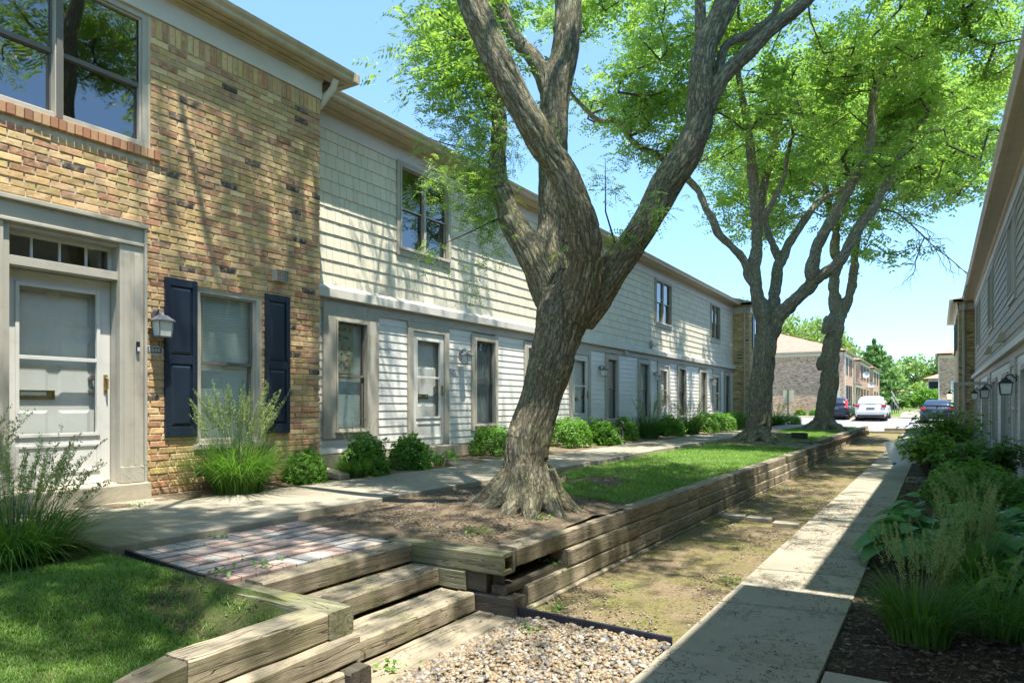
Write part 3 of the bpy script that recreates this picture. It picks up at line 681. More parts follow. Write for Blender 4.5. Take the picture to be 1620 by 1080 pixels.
def storm_door(parent, X, sx, a, b, c, d, detail=True, glass_lo=.25, hinge_left=True, label=None, inner='white', frame='white', slot_y=None):
    """X = outer face of the door leaf; inner panelled door behind the glass"""
    D_ = MB(); w = .125*(b-a)/.9; gl = c+(d-c)*glass_lo
    D_.box(X-sx*.03, X, a, a+w, c, d); D_.box(X-sx*.03, X, b-w, b, c, d); D_.box(X-sx*.03, X, a+w, b-w, d-.14, d); D_.box(X-sx*.03, X, a+w, b-w, c, gl)
    ring(D_, X, sx, a+w-.03, b-w+.03, gl-.03, d-.11, .032, -.005, .014); 
    ring(D_, X, sx, a+w-.03, b-w+.03, c+.12, gl-.1, .028, -.005, .012)
    mid = gl+(d-.14-gl)*.52; D_.box(X-sx*.012, X+sx*.008, a+w, b-w, mid-.018, mid+.018)
    dr = D_.build('storm_door', frame, parent, bevel=.003)
    if label: dr['label'] = label
    x = X-sx*.015; q = [(x, a+w, gl), (x, b-w, gl), (x, b-w, d-.14), (x, a+w, d-.14)]
    MB().quad(*(q if sx > 0 else q[::-1])).build('door_glass', 'doorglass', dr, fix=False)
    xi = X-sx*.12; I = MB(); I.box(xi-sx*.03, xi, a+.01, b-.01, c+.01, d-.01)
    ya, yb = a+.13, (a+b)/2-.04; yc, yd = (a+b)/2+.04, b-.13
    for (p, q_) in ((ya, yb), (yc, yd)):
        for (s0, s1) in ((.14, .36), (.42, .70), (.76, .92)): panel(I, xi, sx, p, q_, c+(d-c)*s0, c+(d-c)*s1, .01)
    idr = I.build('inner_door', inner, dr)
    sy = (a+b)/2-.03 if slot_y is None else slot_y
    S = MB(); ring(S, xi, sx, sy-.15, sy+.15, c+(d-c)*.41, c+(d-c)*.455, .014, 0, .016); S.box(xi, xi+sx*.006, sy-.14, sy+.14, c+(d-c)*.415, c+(d-c)*.45); S.build('mail_slot', 'brass', idr)
    K = MB(); ky = b-.13 if hinge_left else a+.13
    for kz in (.46, .52): MB().tube([(xi, ky, c+(d-c)*kz), (xi+sx*.05, ky, c+(d-c)*kz)], [.022, .03], 10).build('lock', 'steel', idr)
    H = MB(); hy = (b-.045) if hinge_left else (a+.045); hz = c+(d-c)*.49
    H.box(X, X+sx*.008, hy-.018, hy+.018, hz-.09, hz+.09); H.tube([(X+sx*.008, hy, hz-.06), (X+sx*.045, hy, hz-.05), (X+sx*.045, hy, hz+.05), (X+sx*.008, hy, hz+.06)], .008, 8)
    H.build('handle', 'brass', dr)
    return dr
def eaves(parent, Xw, sx, oh, y0, y1, zb, ret0=False, ret1=False, back=8.6, friezemat='trim2', fz=.27, roofmat='roofing', fy0=None, fy1=None, zr=0):
    """frieze, crown, soffit, gutter, hip/shed roof"""
    P = lambda a, z: (Xw+sx*a, z)
    fy0 = y0 if fy0 is None else fy0; fy1 = y1 if fy1 is None else fy1
    MB().prism([P(-.01, zb), P(.028, zb), P(.028, zb+fz), P(-.01, zb+fz)], fy0, fy1).build('frieze', friezemat, parent, bevel=.003)
    z = zb+fz; m = MB()
    m.prism([P(0, z-.05), P(.045, z-.05), P(.06, z-.01), P(.085, z), P(.085, z+.02), P(0, z+.02)], fy0, fy1)
    m.prism([P(0, z+.021), P(oh, z+.005), P(oh, z+.03), P(0, z+.045)], y0, y1)
    m.prism([P(oh-.02, z-.012), P(oh+.012, z-.012), P(oh+.012, z+.1), P(oh-.02, z+.1)], y0, y1)
    m.build('soffit', 'gutter', parent, bevel=.002)
    g = MB(); o = oh+.014
    g.prism([P(o, z+.0), P(o+.06, z+.0), P(o+.075, z+.02), P(o+.075, z+.05), P(o+.105, z+.085), P(o+.115, z+.12), P(o+.095, z+.125), P(o+.09, z+.11), P(o, z+.11)], y0, y1)
    for yy in ((y0, -1) if ret0 else None, (y1, 1) if ret1 else None):
        if yy: g.box(Xw+sx*(o+.11), Xw-sx*.9, yy[0], yy[0]+yy[1]*.1, z, z+.12)
    g.build('gutter', 'gutter', parent, bevel=.004)
    zt = z+.125; rise = .33; xe = Xw+sx*(oh+.08); xr = Xw-sx*back/2; xb = Xw-sx*(back+oh)
    r_ = abs(xe-xr)*rise; hy0 = y0+(abs(xe-xr) if ret0 else 0); hy1 = y1-(abs(xe-xr) if ret1 else 0)
    if hy0 > hy1: hy0 = hy1 = (y0+y1)/2; 
    R_ = MB(); R_.add([(xe, y0, zt), (xe, y1, zt), (xb, y1, zt), (xb, y0, zt), (xr, hy0, zt+r_), (xr, hy1, zt+r_), (xe, y0, zt-.03), (xe, y1, zt-.03), (xb, y1, zt-.03), (xb, y0, zt-.03)],
        [(0, 1, 5, 4), (1, 2, 5), (2, 3, 4, 5), (3, 0, 4), (6, 7, 8, 9), (0, 1, 7, 6), (1, 2, 8, 7), (2, 3, 9, 8), (3, 0, 6, 9)])
    R_.build('roof', roofmat, parent)
def downspout(parent, x, y, zt, zb, sx, mat='gutter', dx=.3):
    m = MB(); m.tube([(x+sx*dx, y, zt), (x+sx*dx, y, zt-.08), (x+sx*.05, y, zt-.32), (x+sx*.05, y, zb+.1), (x+sx*.16, y, zb)], .042, 8)
    m.build('downspout', mat, parent)
def shutter(parent, X, sx, a, b, c, d, rough=True):
    m = MB(); w = .055; m.box(X+sx*.004, X+sx*.022, a, b, c, d)
    m.box(X+sx*.022, X+sx*.04, a, a+w, c, d); m.box(X+sx*.022, X+sx*.04, b-w, b, c, d); mz = c+(d-c)*.49
    for z0, z1 in ((c, c+.11), (mz-.045, mz+.045), (d-.08, d)): m.box(X+sx*.022, X+sx*.038, a+w, b-w, z0, z1)
    for z0, z1 in ((c+.11, mz-.045), (mz+.045, d-.08)): panel(m, X+sx*.022, sx, a+w+.008, b-w-.008, z0+.008, z1-.008, .016)
    for z in (c+.06, mz-.02, mz+.05, d-.06):
        for y in (a+.028, b-.028): m.tube([(X+sx*.04, y, z), (X+sx*.046, y, z)], .008, 6)
    return m.build('shutter', 'navy', parent, bevel=.004)
def wall_lamp(x, y, z, sx, mat, label, group, s=1.0, frost='frost'):
    t = thing('wall_lamp', label, 'wall lamp', (x, y, z), group)
    m = MB(); m.tube([(x, y, z+.06*s), (x+sx*.02*s, y, z+.06*s)], [.055*s, .05*s], 14)
    m.tube([(x+sx*.02*s, y, z+.06*s), (x+sx*.07*s, y, z+.115*s), (x+sx*.12*s, y, z+.10*s), (x+sx*.13*s, y, z+.05*s)], .011*s, 8)
    m.build('bracket', mat, t)
    cx = x+sx*.13*s; h = MB()
    def fr(z0, z1, r0, r1):
        v = [(cx+a*r0, y+b*r0, z0) for a, b in ((-1, -1), (1, -1), (1, 1), (-1, 1))]+[(cx+a*r1, y+b*r1, z1) for a, b in ((-1, -1), (1, -1), (1, 1), (-1, 1))]
        return v, [(0, 3, 2, 1), (4, 5, 6, 7), (0, 1, 5, 4), (1, 2, 6, 5), (2, 3, 7, 6), (3, 0, 4, 7)]
    h.add(*fr(z+.0*s, z+.05*s, .085*s, .035*s)); h.add(*fr(z-.012*s, z, .09*s, .09*s)); h.add(*fr(z-.175*s, z-.16*s, .062*s, .064*s)); h.lathe((cx, y, z+.05*s), [(.03*s, 0), (.02*s, .02*s), (.004, .035*s)], 10)
    for a, b in ((-1, -1), (1, -1), (1, 1), (-1, 1)):
        h.tube([(cx+a*.075*s, y+b*.075*s, z-.01*s), (cx+a*.06*s, y+b*.06*s, z-.165*s)], .006*s, 6)
    h.build('lantern_frame', mat, t)
    g = MB(); g.add(*fr(z-.16*s, z-.012*s, .055*s, .07*s)); g.build('lamp_glass', frost, t)
    return t
def box_vent(parent, X, sx, y, z, w=.17, h=.13, d=.11, mat='trim'):
    m = MB(); x1 = X+sx*d
    m.add([(X, y-w/2, z-h/2), (X, y+w/2, z-h/2), (X, y+w/2, z+h/2), (X, y-w/2, z+h/2), (x1, y-w/2, z-h/2), (x1, y+w/2, z-h/2), (x1-sx*.02, y+w/2, z+h/2), (x1-sx*.02, y-w/2, z+h/2)],
          [(0, 1, 5, 4), (2, 3, 7, 6), (3, 0, 4, 7), (1, 2, 6, 5)])
    for i in range(6):
        f = i/5; m.box(x1-sx*.012, x1, y-w/2+f*w-.004, y-w/2+f*w+.004, z-h/2, z+h/2); m.box(x1-sx*.012, x1, y-w/2, y+w/2, z-h/2+f*h-.004, z-h/2+f*h+.004)
    return m.build('vent', mat, parent)
def hood_vent(parent, X, sx, y, z, w=.22, h=.2, d=.16, mat='trim'):
    m = MB(); P = [(X, z+h/2), (X+sx*d*.45, z+h/2), (X+sx*d, z-h/2), (X, z-h/2+.03)]
    m.prism(P, y-w/2, y+w/2); m.box(X, X+sx*.02, y-w/2-.03, y+w/2+.03, z-h/2-.03, z+h/2+.03)
    return m.build('vent', mat, parent, bevel=.003)

# ---- near left brick townhouse
XB = -6.8
hb = thing('brick_townhouse', 'near tan brick townhouse with navy shutters and a wide grey door surround', 'house', (XB, 3, .55))
ops = [(2.27, 3.93, 4.10, 5.455), (4.46, 5.28, 1.08, 2.77), (2.62, 3.66, .74, 3.10), (-1.5, -.5, 1.1, 2.77), (-2.5, -.6, 4.1, 5.455)]
facade(hb, XB, 1, 1.9, 6.18, -.1, 5.46, ops[:3], 'mortar', depth=.16); facade(hb, XB, 1, -7, 1.9, -.1, 5.46, ops[3:], 'brick', depth=.16)
brickwork(hb, XB, 1, 1.9, 6.19, .52, 5.245, [(2.25, 3.95, 3.99, 5.5), (4.44, 5.30, 1.01, 2.79), (2.38, 3.86, .4, 3.29)])
brickwork(hb, XB, 1, 3.96, 6.19, 5.25, 5.456, [], True, 'soldier_course', 2)
# rowlock sill under the upper window
m = MB(); yy = 2.12; rnd = random.Random(4)
while yy < 3.98:
    m.box(XB-.02, XB+.045+rnd.uniform(-.003, .003), yy+.004, yy+.064, 4.0+rnd.uniform(-.002, .002), 4.098); yy += .0685
m.build('window_sill', island_mat('sill_bricks', [(0, (.44, .24, .13)), (.3, (.36, .17, .09)), (.6, (.46, .29, .16)), (.85, (.28, .14, .08))], .85), hb, bevel=.004)
MB().box(XB-.02, XB+.03, 4.42, 5.34, 1.02, 1.078).build('window_sill', 'trim', hb, bevel=.004)
for a, b in ((2.27, 3.93), (-2.5, -.6)):
    W = window(hb, XB, 1, a, b, 4.11, 5.45, cas=0, units=2, inset=.05, rail=.46, frame='trim', sash='sash', bias=.045)
    fm = MB(); ring(fm, XB, 1, a, b, 4.10, 5.455, .055, -.09, -.005); ring(fm, XB, 1, a+.055, b-.055, 4.15, 5.40, .02, -.08, -.03); mid = (a+b)/2; fm.box(XB-.09, XB+.004, mid-.035, mid+.035, 4.12, 5.44); fm.box(XB-.02, XB+.03, a, mid-.15, 4.10, 4.16) if False else None
    fm.build('window_frame', 'trim', W, bevel=.003)
W = window(hb, XB, 1, 4.50, 5.24, 1.1, 2.74, cas=0, inset=.05, rail=.53, frame='trim', sash='sash', blind='blind')
fm = MB(); ring(fm, XB, 1, 4.46, 5.28, 1.08, 2.77, .045, -.09, -.004); fm.build('window_frame', 'trim', W, bevel=.003)
window(hb, XB, 1, -1.46, -.54, 1.1, 2.74, cas=0, inset=.05, frame='trim', sash='sash', blind='blind')
shutter(hb, XB, 1, 4.09, 4.45, 1.165, 2.83); shutter(hb, XB, 1, 5.33, 5.69, 1.165, 2.83)
# door surround
sr = MB()
for a, b in ((2.40, 2.645), (3.62, 3.85)):
    sr.box(XB-.02, XB+.05, a, b, .74, 3.08)
    for k in range(2): sr.box(XB+.05, XB+.064, a+.035+k*.1, a+.095+k*.1, .9, 3.0)
    sr.box(XB+.05, XB+.07, a-.0, b, .74, .9); 
sr.box(XB-.02, XB+.055, 2.40, 3.85, 3.08, 3.26); sr.box(XB-.02, XB+.10, 2.37, 3.88, 3.26, 3.30); sr.box(XB+.055, XB+.07, 2.40, 3.85, 3.08, 3.11)
sr.box(XB-.02, XB+.085, 3.85, 3.875, .66, 3.26)
sr.build('door_surround', 'trim', hb, bevel=.005)
XD = XB-.15
jb = MB(); jb.box(XD-.02, XB+.02, 2.62, 2.70, .74, 3.1); jb.box(XD-.02, XB+.02, 3.635, 3.67, .74, 3.1); jb.box(XD-.02, XB+.01, 2.7, 3.635, 2.72, 2.80); jb.box(XD-.02, XB+.02, 2.7, 3.635, 3.04, 3.1); jb.build('door_frame', 'trim', hb, bevel=.003)
tr = MB(); ring(tr, XD, 1, 2.70, 3.635, 2.80, 3.04, .03, -.01, .02)
for k in range(1, 4): tr.box(XD-.005, XD+.015, 2.70+k*.234-.01, 2.70+k*.234+.01, 2.82, 3.02)
tw = tr.build('transom', 'white', hb); MB().quad((XD+.002, 2.7, 2.8), (XD+.002, 3.635, 2.8), (XD+.002, 3.635, 3.04), (XD+.002, 2.7, 3.04)).build('pane', 'glass', tw, fix=False)
storm_door(hb, XD, 1, 2.71, 3.63, .745, 2.715, slot_y=3.03)
MB().box(XB-.3, XB+.12, 2.40, 3.90, .42, .735).build('door_step', 'concrete_step', hb, bevel=.012)
box_vent(hb, XB, 1, 5.52, 3.06)
eaves(hb, XB, 1, .20, -7, 6.49, 5.46, ret1=True, fy1=6.215)
MB().box(XB-.9, XB, 6.17, 6.21, 5.46, 5.73).build('frieze', 'trim2', hb)
dsm = MB(); dsm.tube([(-6.62, 6.30, 5.72), (-6.66, 6.30, 5.62), (-6.86, 6.26, 5.42), (-7.3, 6.26, 5.3), (-7.42, 6.3, 5.1), (-7.42, 6.3, .9), (-7.2, 6.4, .68)], .045, 8); dsm.build('downspout', 'trim2', hb)
db = MB(); db.box(XB+.07, XB+.09, 3.765, 3.795, 2.03, 2.13); o = db.build('doorbell', 'black', hb, bevel=.003); MB().box(XB+.09, XB+.094, 3.768, 3.792, 2.035, 2.075).build('bell_button', 'offwhite', o)
wall_lamp(XB, 4.0, 2.36, 1, 'lampgrey', 'grey lantern above the house number, between the grey door surround and the navy shutter', 'lanterns on the left houses')
npl = thing('house_number', 'small metal house number plate under the lantern by the nearest door', 'sign', (XB, 3.98, 2.0))
MB().box(XB, XB+.012, 3.885, 4.075, 2.02, 2.105).build('plate', 'offwhite', npl, bevel=.002); MB().box(XB+.012, XB+.014, 3.895, 4.065, 2.03, 2.095).build('backing', 'lampgrey', npl)
def lettering(txt, size, loc, rotz, mat, parent, name='lettering', ext=.002):
    cu = bpy.data.curves.new(name, 'FONT'); cu.body = txt; cu.size = size; cu.extrude = ext; cu.align_x = 'CENTER'; cu.align_y = 'CENTER'
    tmp = bpy.data.objects.new('tmp', cu); COL.objects.link(tmp); dg = bpy.context.evaluated_depsgraph_get()
    me = bpy.data.meshes.new_from_object(tmp.evaluated_get(dg)); bpy.data.objects.remove(tmp)
    me.transform(Matrix.Translation(loc) @ Matrix.Rotation(rotz, 4, 'Z') @ Matrix.Rotation(R(90), 4, 'X')); me.name = name
    return finish(name, me, mat, parent)
lettering('1844', .062, (XB+.015, 3.98, 2.062), R(90), 'offwhite', npl, 'numbers')

# ---- left sided townhouses (cream shingles over white siding)
XS = -7.5
def sided(name, label, X, sx, y0, y1, low, doors, up, zbase, zbeam, upmat, lowmat, exp_up, upw, lowtop=None, glasspick=None, upz=(4.1, 5.5), up_frame='trim', dcase=.13):
    h = thing(name, label, 'house', (X, (y0+y1)/2, zbase-.1))
    zd = zbase+.02; zt = zbeam-.30
    lo = [(a, b, c, d) for a, b, c, d, *_ in low]; uo = [(a, b, c, d) for a, b, c, d, *_ in up]; do = [(a, b, zd, zt) for a, b in doors]
    facade(h, X, sx, y0, y1, -.1, 5.6, lo+uo+do, 'interior' if False else 'trim', depth=.02, back=7.3)
    cut = [(a-.06, b+.06, c-.06, d+.06) for a, b, c, d in lo+do]
    shingles(h, X, sx, y0, y1, zbase, zbeam-.15, cut, exp=.125, wmin=50, wmax=60, mat=lowmat, name='lap_siding', thick=.015)
    shingles(h, X, sx, y0, y1, zbeam+.18, 5.52, [(a-.06, b+.06, c-.06, d+.06) for a, b, c, d in uo], exp=exp_up, wmin=upw[0], wmax=upw[1], mat=upmat, name='shingle_siding' if upw[1] < 1 else 'upper_siding')
    MB().box(X-sx*.05, X+sx*.008, y0, y1, zbase-.4, zbase-.004).build('foundation', 'concrete_step', h)
    P = lambda a, z: (X+sx*a, z)
    MB().prism([P(0, zbeam), P(.13, zbeam), P(.13, zbeam+.13), P(.02, zbeam+.20), P(0, zbeam+.20)], y0, y1).build('belt_beam', 'trim2', h, bevel=.006)
    MB().prism([P(0, zbeam-.15), P(.035, zbeam-.15), P(.035, zbeam-.001), P(0, zbeam-.001)], y0, y1).build('head_trim', 'trim', h, bevel=.003)
    for i, (a, b, c, d, *o) in enumerate(low):
        wdt = o[0] if o else .1
        W = window(h, X+sx*.012, sx, a, b, c, d, cas=wdt, proud=.04, frame='trim', sash='sash' , inset=.02, blind=('blind' if i % 2 == 0 else None), casb=.12)
        if i % 2 == 1: curtain(W, X, sx, a, b, c, d)
    for i, (a, b, c, d, n, *o) in enumerate(up):
        window(h, X+sx*.012, sx, a, b, c, d, cas=.085, proud=.035, units=n, frame='trim', sash='trim', inset=.02, rail=.5, casb=.14, bias=.022)
    for i, (a, b) in enumerate(doors):
        fm = MB(); w_ = dcase
        fm.box(X, X+sx*.05, a-w_, a, zd-.02, zbeam-.152); fm.box(X, X+sx*.05, b, b+w_, zd-.02, zbeam-.152); fm.box(X, X+sx*.048, a, b, zt, zbeam-.152)
        fm.build('door_frame', 'trim', h, bevel=.003)
        storm_door(h, X+sx*.02, sx, a+.005, b-.005, zd, zt-.005)
        MB().box(X+sx*.02, X+sx*.30, a-.1, b+.1, zd-.22, zd-.012).build('door_step', 'concrete_step', h, bevel=.012)
    eaves(h, X, sx, .33, y0, y1, 5.48, fy0=y0, fy1=y1, back=7.3)
    return h
def lowwin(a, b): return (a, b, 1.14, 2.74, .11)
hs = sided('sided_townhouses', 'left townhouse row with cream shingles above white lap siding and eight narrow windows', XS, 1, 6.19, 30.1,
     [(7.12, 7.74, 1.14, 2.74, .26), (10.66, 11.32, 1.14, 2.74, .12), (12.6, 13.3, 1.14, 2.74, .12), (16.78, 17.42, 1.14, 2.74, .12), (19.12, 19.86, 1.14, 2.74, .12), (22.7, 23.4, 1.14, 2.74, .12), (25.2, 25.95, 1.14, 2.74, .12), (28.68, 29.38, 1.14, 2.74, .12)],
     [(8.84, 9.70), (14.72, 15.62), (20.78, 21.66), (27.0, 27.9)],
     [(8.53, 9.80, 4.10, 5.42, 2), (14.2, 15.5, 4.10, 5.42, 2), (20.5, 21.9, 4.12, 5.42, 2), (26.65, 27.85, 4.12, 5.42, 2)], .80, 3.05, 'cream', 'siding', .198, (.10, .19))
hood_vent(hs, XS, 1, 20.1, 3.38); hood_vent(hs, XS+.02, 1, 17.95, 3.0, .16, .16, .12)
# newspaper sheets taped inside the first window
m = MB(); rnd = random.Random(9)
m.quad((XS-.06, 7.14, 1.98), (XS-.06, 7.56, 1.98), (XS-.06, 7.56, 2.70), (XS-.06, 7.14, 2.70)); pp = m.build('window_paper', simple('pale_paper', (.44, .43, .27), .9, .08, 6, 0), hs, fix=False)
cols = [(.10, .20, .28), (.34, .13, .10), (.16, .17, .15), (.28, .25, .14)]
for ci, c in enumerate(cols):
    q = MB()
    for _ in range(16):
        y = rnd.uniform(7.15, 7.48); z = rnd.uniform(2.0, 2.64); w_, h_ = rnd.uniform(.02, .07), rnd.uniform(.015, .05); x = XS-.058+ci*.0006
        q.quad((x, y, z), (x, y+w_, z), (x, y+w_, z+h_), (x, y, z+h_))
    q.build('printed_patches', simple('print_%d' % ci, c, .9, .05, 6, 0), pp, fix=False)
LL = [(10.2, 'white lantern right of the first white storm door, left of a narrow window'), (16.3, 'lantern to the right of the second storm door, just right of the big trunk'), (20.35, 'lantern left of the third storm door'), (26.6, 'lantern left of the farthest storm door on the left row')]
for y, lb in LL: wall_lamp(XS+.03, y, 2.42, 1, 'lampgrey', lb, 'lanterns on the left houses')
for i, (y, lb) in enumerate([(9.98, 'small number plate on the white siding beneath the lantern of the first storm door')]):
    np_ = thing('house_number', lb, 'sign', (XS, y, 2.0)); MB().box(XS+.02, XS+.034, y-.09, y+.09, 2.09, 2.17).build('plate', 'offwhite', np_, bevel=.002)
    lettering('1842', .06, (XS+.035, y, 2.13), R(90), 'lampgrey', np_, 'numbers')

# ---- brick end houses (left far, right far, right near) 
def brick_end(label, X, sx, y0, y1, ops_lo, ops_up, zlo, mat='brick', roofmat='roofing', oh=.20, shut=True, back=8.0, ret=(True, True)):
    h = thing('brick_townhouse', label, 'house', (X, (y0+y1)/2, 0))
    ops = [(a, b, zlo+.3, zlo+1.95) for a, b in ops_lo]+[(a, b, 3.95, 5.35) for a, b in ops_up]
    facade(h, X, sx, y0, y1, -.1, 5.46, ops, mat, depth=.1, back=back)
    for a, b in ops_lo:
        window(h, X, sx, a, b, zlo+.3, zlo+1.95, cas=0, frame='trim', sash='sash', blind='blind')
        if shut: shutter(h, X, sx, a-.38, a-.02, zlo+.3, zlo+1.98); shutter(h, X, sx, b+.02, b+.38, zlo+.3, zlo+1.98)
    for a, b in ops_up:
        window(h, X, sx, a, b, 3.95, 5.35, cas=0, frame='trim', sash='sash')
        if shut: shutter(h, X, sx, a-.38, a-.02, 3.95, 5.38); shutter(h, X, sx, b+.02, b+.38, 3.95, 5.38)
    eaves(h, X, sx, oh, y0-.3*ret[0], y1+.3*ret[1], 5.46, ret0=ret[0], ret1=ret[1], fy0=y0-.03*ret[0], fy1=y1+.03*ret[1], back=back, roofmat=roofmat)
    for k, yy in ((0, y0), (1, y1)):
        if ret[k]:
            s_ = -1 if k == 0 else 1
            MB().box(X+sx*.02, X-sx*back, yy, yy+s_*.03, 5.46, 5.73).build('frieze', 'trim2', h)
            MB().box(X+sx*.02, X-sx*back, yy, yy+s_*.3, 5.745, 5.775).build('soffit', 'gutter', h)
            MB().box(X+sx*.2, X-sx*back, yy+s_*.3, yy+s_*.4, 5.735, 5.855).build('gutter', 'gutter', h)
    return h
hf = brick_end('brick townhouse at the far end of the left row, behind the second tree', -6.8, 1, 30.1, 34.9, [(30.9, 31.7), (33.4, 34.2)], [(30.9, 31.8), (33.3, 34.2)], .8)
downspout(hf, -7.05, 30.0, 5.75, .7, 1, 'trim', dx=.25)
# right row
XR = 1.3
def rw(a, b): return (a, b, .58, 2.12, .1)
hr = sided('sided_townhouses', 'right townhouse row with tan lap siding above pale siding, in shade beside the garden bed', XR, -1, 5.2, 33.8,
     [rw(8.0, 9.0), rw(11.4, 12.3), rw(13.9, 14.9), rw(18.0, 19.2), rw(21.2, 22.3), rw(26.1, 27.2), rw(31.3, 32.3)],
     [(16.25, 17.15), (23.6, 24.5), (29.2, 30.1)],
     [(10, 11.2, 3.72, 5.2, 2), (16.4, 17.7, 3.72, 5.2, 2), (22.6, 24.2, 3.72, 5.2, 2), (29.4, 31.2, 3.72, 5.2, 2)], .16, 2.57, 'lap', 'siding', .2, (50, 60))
hood_vent(hr, XR, -1, 19.2, 3.05, .26, .24, .2, 'gutter'); hood_vent(hr, XR, -1, 23.6, 3.05, .26, .24, .2, 'gutter')
# an open storm door on the right row
od = MB(); ring(od, 0, 1, 0, .86, .1, 2.1, .1, 0, .03); od.box(0, .03, .1, .76, .18, .6); od.box(0, .03, .1, .76, 1.1, 1.14)
oo = od.build('open_storm_door', 'trim', hr, fix=True, loc=(1.27, 24.55, .1), rotz=R(80)); oo['label'] = 'open storm door standing out from the wall'
for y, lb in [(15.9, 'black lantern nearest the viewer on the right row'), (22.75, 'middle black lantern of the three on the right row'), (28.9, 'farthest black lantern on the siding of the right row')]:
    wall_lamp(XR-.03, y, 1.93, -1, 'black', lb, 'black lanterns on the right row', 1.35)
he = brick_end('brick townhouse at the far end of the right row, beside a tall downspout', .74, -1, 33.8, 42.5, [(37.0, 37.9), (40.2, 41.1)], [(35.6, 36.6), (39.4, 40.4)], .2)
m = MB(); m.tube([(.95, 33.55, 5.75), (.95, 33.55, 5.5), (.93, 33.72, 5.35), (.93, 33.72, .3)], .06, 8); m.build('downspout', 'trim', he)
def lit_mat():
    m, nt, b = newmat('lit_lamp_glass'); b.inputs['Base Color'].default_value = (.8, .45, .2, 1); b.inputs['Emission Color'].default_value = (1, .45, .18, 1); b.inputs['Emission Strength'].default_value = 1.6; return m
MT['lit'] = lit_mat()
wall_lamp(.70, 38.9, 2.05, -1, 'black', 'lit orange lantern on the far brick wall of the right row', None, 1.6, 'lit')
hn = brick_end('near brick townhouse on the right, outside the view, whose eaves shade the sidewalk', .75, -1, -9, 4.70, [], [], .2, shut=False, oh=.22, ret=(False, True))
# ------------------------------------------------------------------ trees
def fronds(P, Dr, Ln, n, ll, lw, rng, droop=.35):
    N = len(P); upr = unit(np.stack([rng.normal(0, .55, N), rng.normal(0, .55, N), np.ones(N)], -1))
    side = unit(np.cross(Dr, upr)); nrm = unit(np.cross(side, Dr)); out = []
    for k in range(n):
        t = (k+.6)/n; pos = P + Dr*(Ln*t)[:, None]; pos[:, 2] -= droop*(t**2)*Ln
        sz = (1-.35*abs(t-.45)*2)
        for s in (-1, 1):
            d = unit(side*s*.95 + Dr*.35 + rng.normal(0, .12, (N, 3)) + np.array([0, 0, -.25]))
            wv = unit(np.cross(d, nrm + rng.normal(0, .35, (N, 3))))*lw/2*sz; l = d*ll*sz
            out.append(np.stack([pos, pos+l*.45+wv, pos+l, pos+l*.45-wv], 1))
    return np.concatenate(out, 0)
def grow(name, parent, chains, attr, rng, rmin=.007, step=.45, rk=.006):
    """twigs that branch from the limbs towards every foliage point"""
    nodes = []; par = []
    for ch in chains:
        ch = np.array(ch)[:, :3]
        for i in range(len(ch)-1):
            for t in (0, .33, .66): nodes.append(ch[i]*(1-t)+ch[i+1]*t)
        nodes.append(ch[-1])
    n0 = len(nodes); par = [-1]*n0; base = np.array(nodes)
    low = base[:, 2] > base[:, 2].min()+3.0; ok0 = base[low] if low.any() else base; idx0 = np.where(low)[0]
    d0 = np.array([np.min(np.linalg.norm(ok0-a, axis=1)) for a in attr]); order = np.argsort(d0)
    buf = np.full((len(attr)*9+n0, 3), 1e6); buf[:n0] = 1e6; buf[idx0] = base[idx0]; m = n0; tips = []; dirs = []
    pos = {i: base[i] for i in range(n0)}
    for ai in order:
        a = attr[ai]; dd = np.linalg.norm(buf[:m]-a, axis=1); pen = np.maximum(0, buf[:m, 2]-a[2])*.5; j = int(np.argmin(dd+pen)); p = buf[j].copy(); L_ = dd[j]
        k = max(1, min(7, int(L_/step))); prev = j; side = rng.normal(0, 1, 3); q0 = p
        for s in range(1, k+1):
            t = s/k; q = p+(a-p)*t + side*.13*L_*math.sin(math.pi*t)*.6 + (rng.normal(0, .05, 3) if s < k else 0); q[2] += .10*L_*math.sin(math.pi*t)
            buf[m] = q; pos[m] = q; par.append(prev); prev = m; m += 1; last = q-q0; q0 = q
        tips.append(q0); dirs.append(last)
    cnt = [0]*m; ischild = [False]*m
    for i in range(n0, m):
        if par[i] >= 0: ischild[par[i]] = True
    for i in range(m-1, n0-1, -1):
        if not ischild[i]: cnt[i] += 1
        if par[i] >= n0: cnt[par[i]] += cnt[i]
    # 4-sided tapered sticks
    A = []; B = []; ra = []; rb = []
    for i in range(n0, m):
        j = par[i]; pa = pos[j]; A.append(pa); B.append(pos[i]); r1 = rmin+rk*math.sqrt(cnt[i]); r0 = rmin+rk*math.sqrt(cnt[j]) if j >= n0 else r1*1.25
        ra.append(min(r0, r1*1.6)); rb.append(r1)
    A = np.array(A); B = np.array(B); ra = np.array(ra)[:, None]; rb = np.array(rb)[:, None]; T = unit(B-A); u = unit(np.cross(T, np.array([.31, .22, .9]))); v = np.cross(T, u)
    rings = []
    for C_, r_ in ((A, ra), (B+T*.01, rb)):
        for k in range(4):
            an = math.pi/2*k; rings.append(C_+(u*math.cos(an)+v*math.sin(an))*r_)
    V = np.stack(rings, 1).reshape(-1, 3); N = len(A); F = []
    o = np.arange(N)[:, None]*8
    for k in range(4): F.append(o+np.array([k, (k+1) % 4, 4+(k+1) % 4, 4+k])[None])
    me = idx_mesh(name, V, np.concatenate(F, 0)); finish(name, me, 'twig', parent, smooth=True)
    return np.array(tips), unit(np.array(dirs))
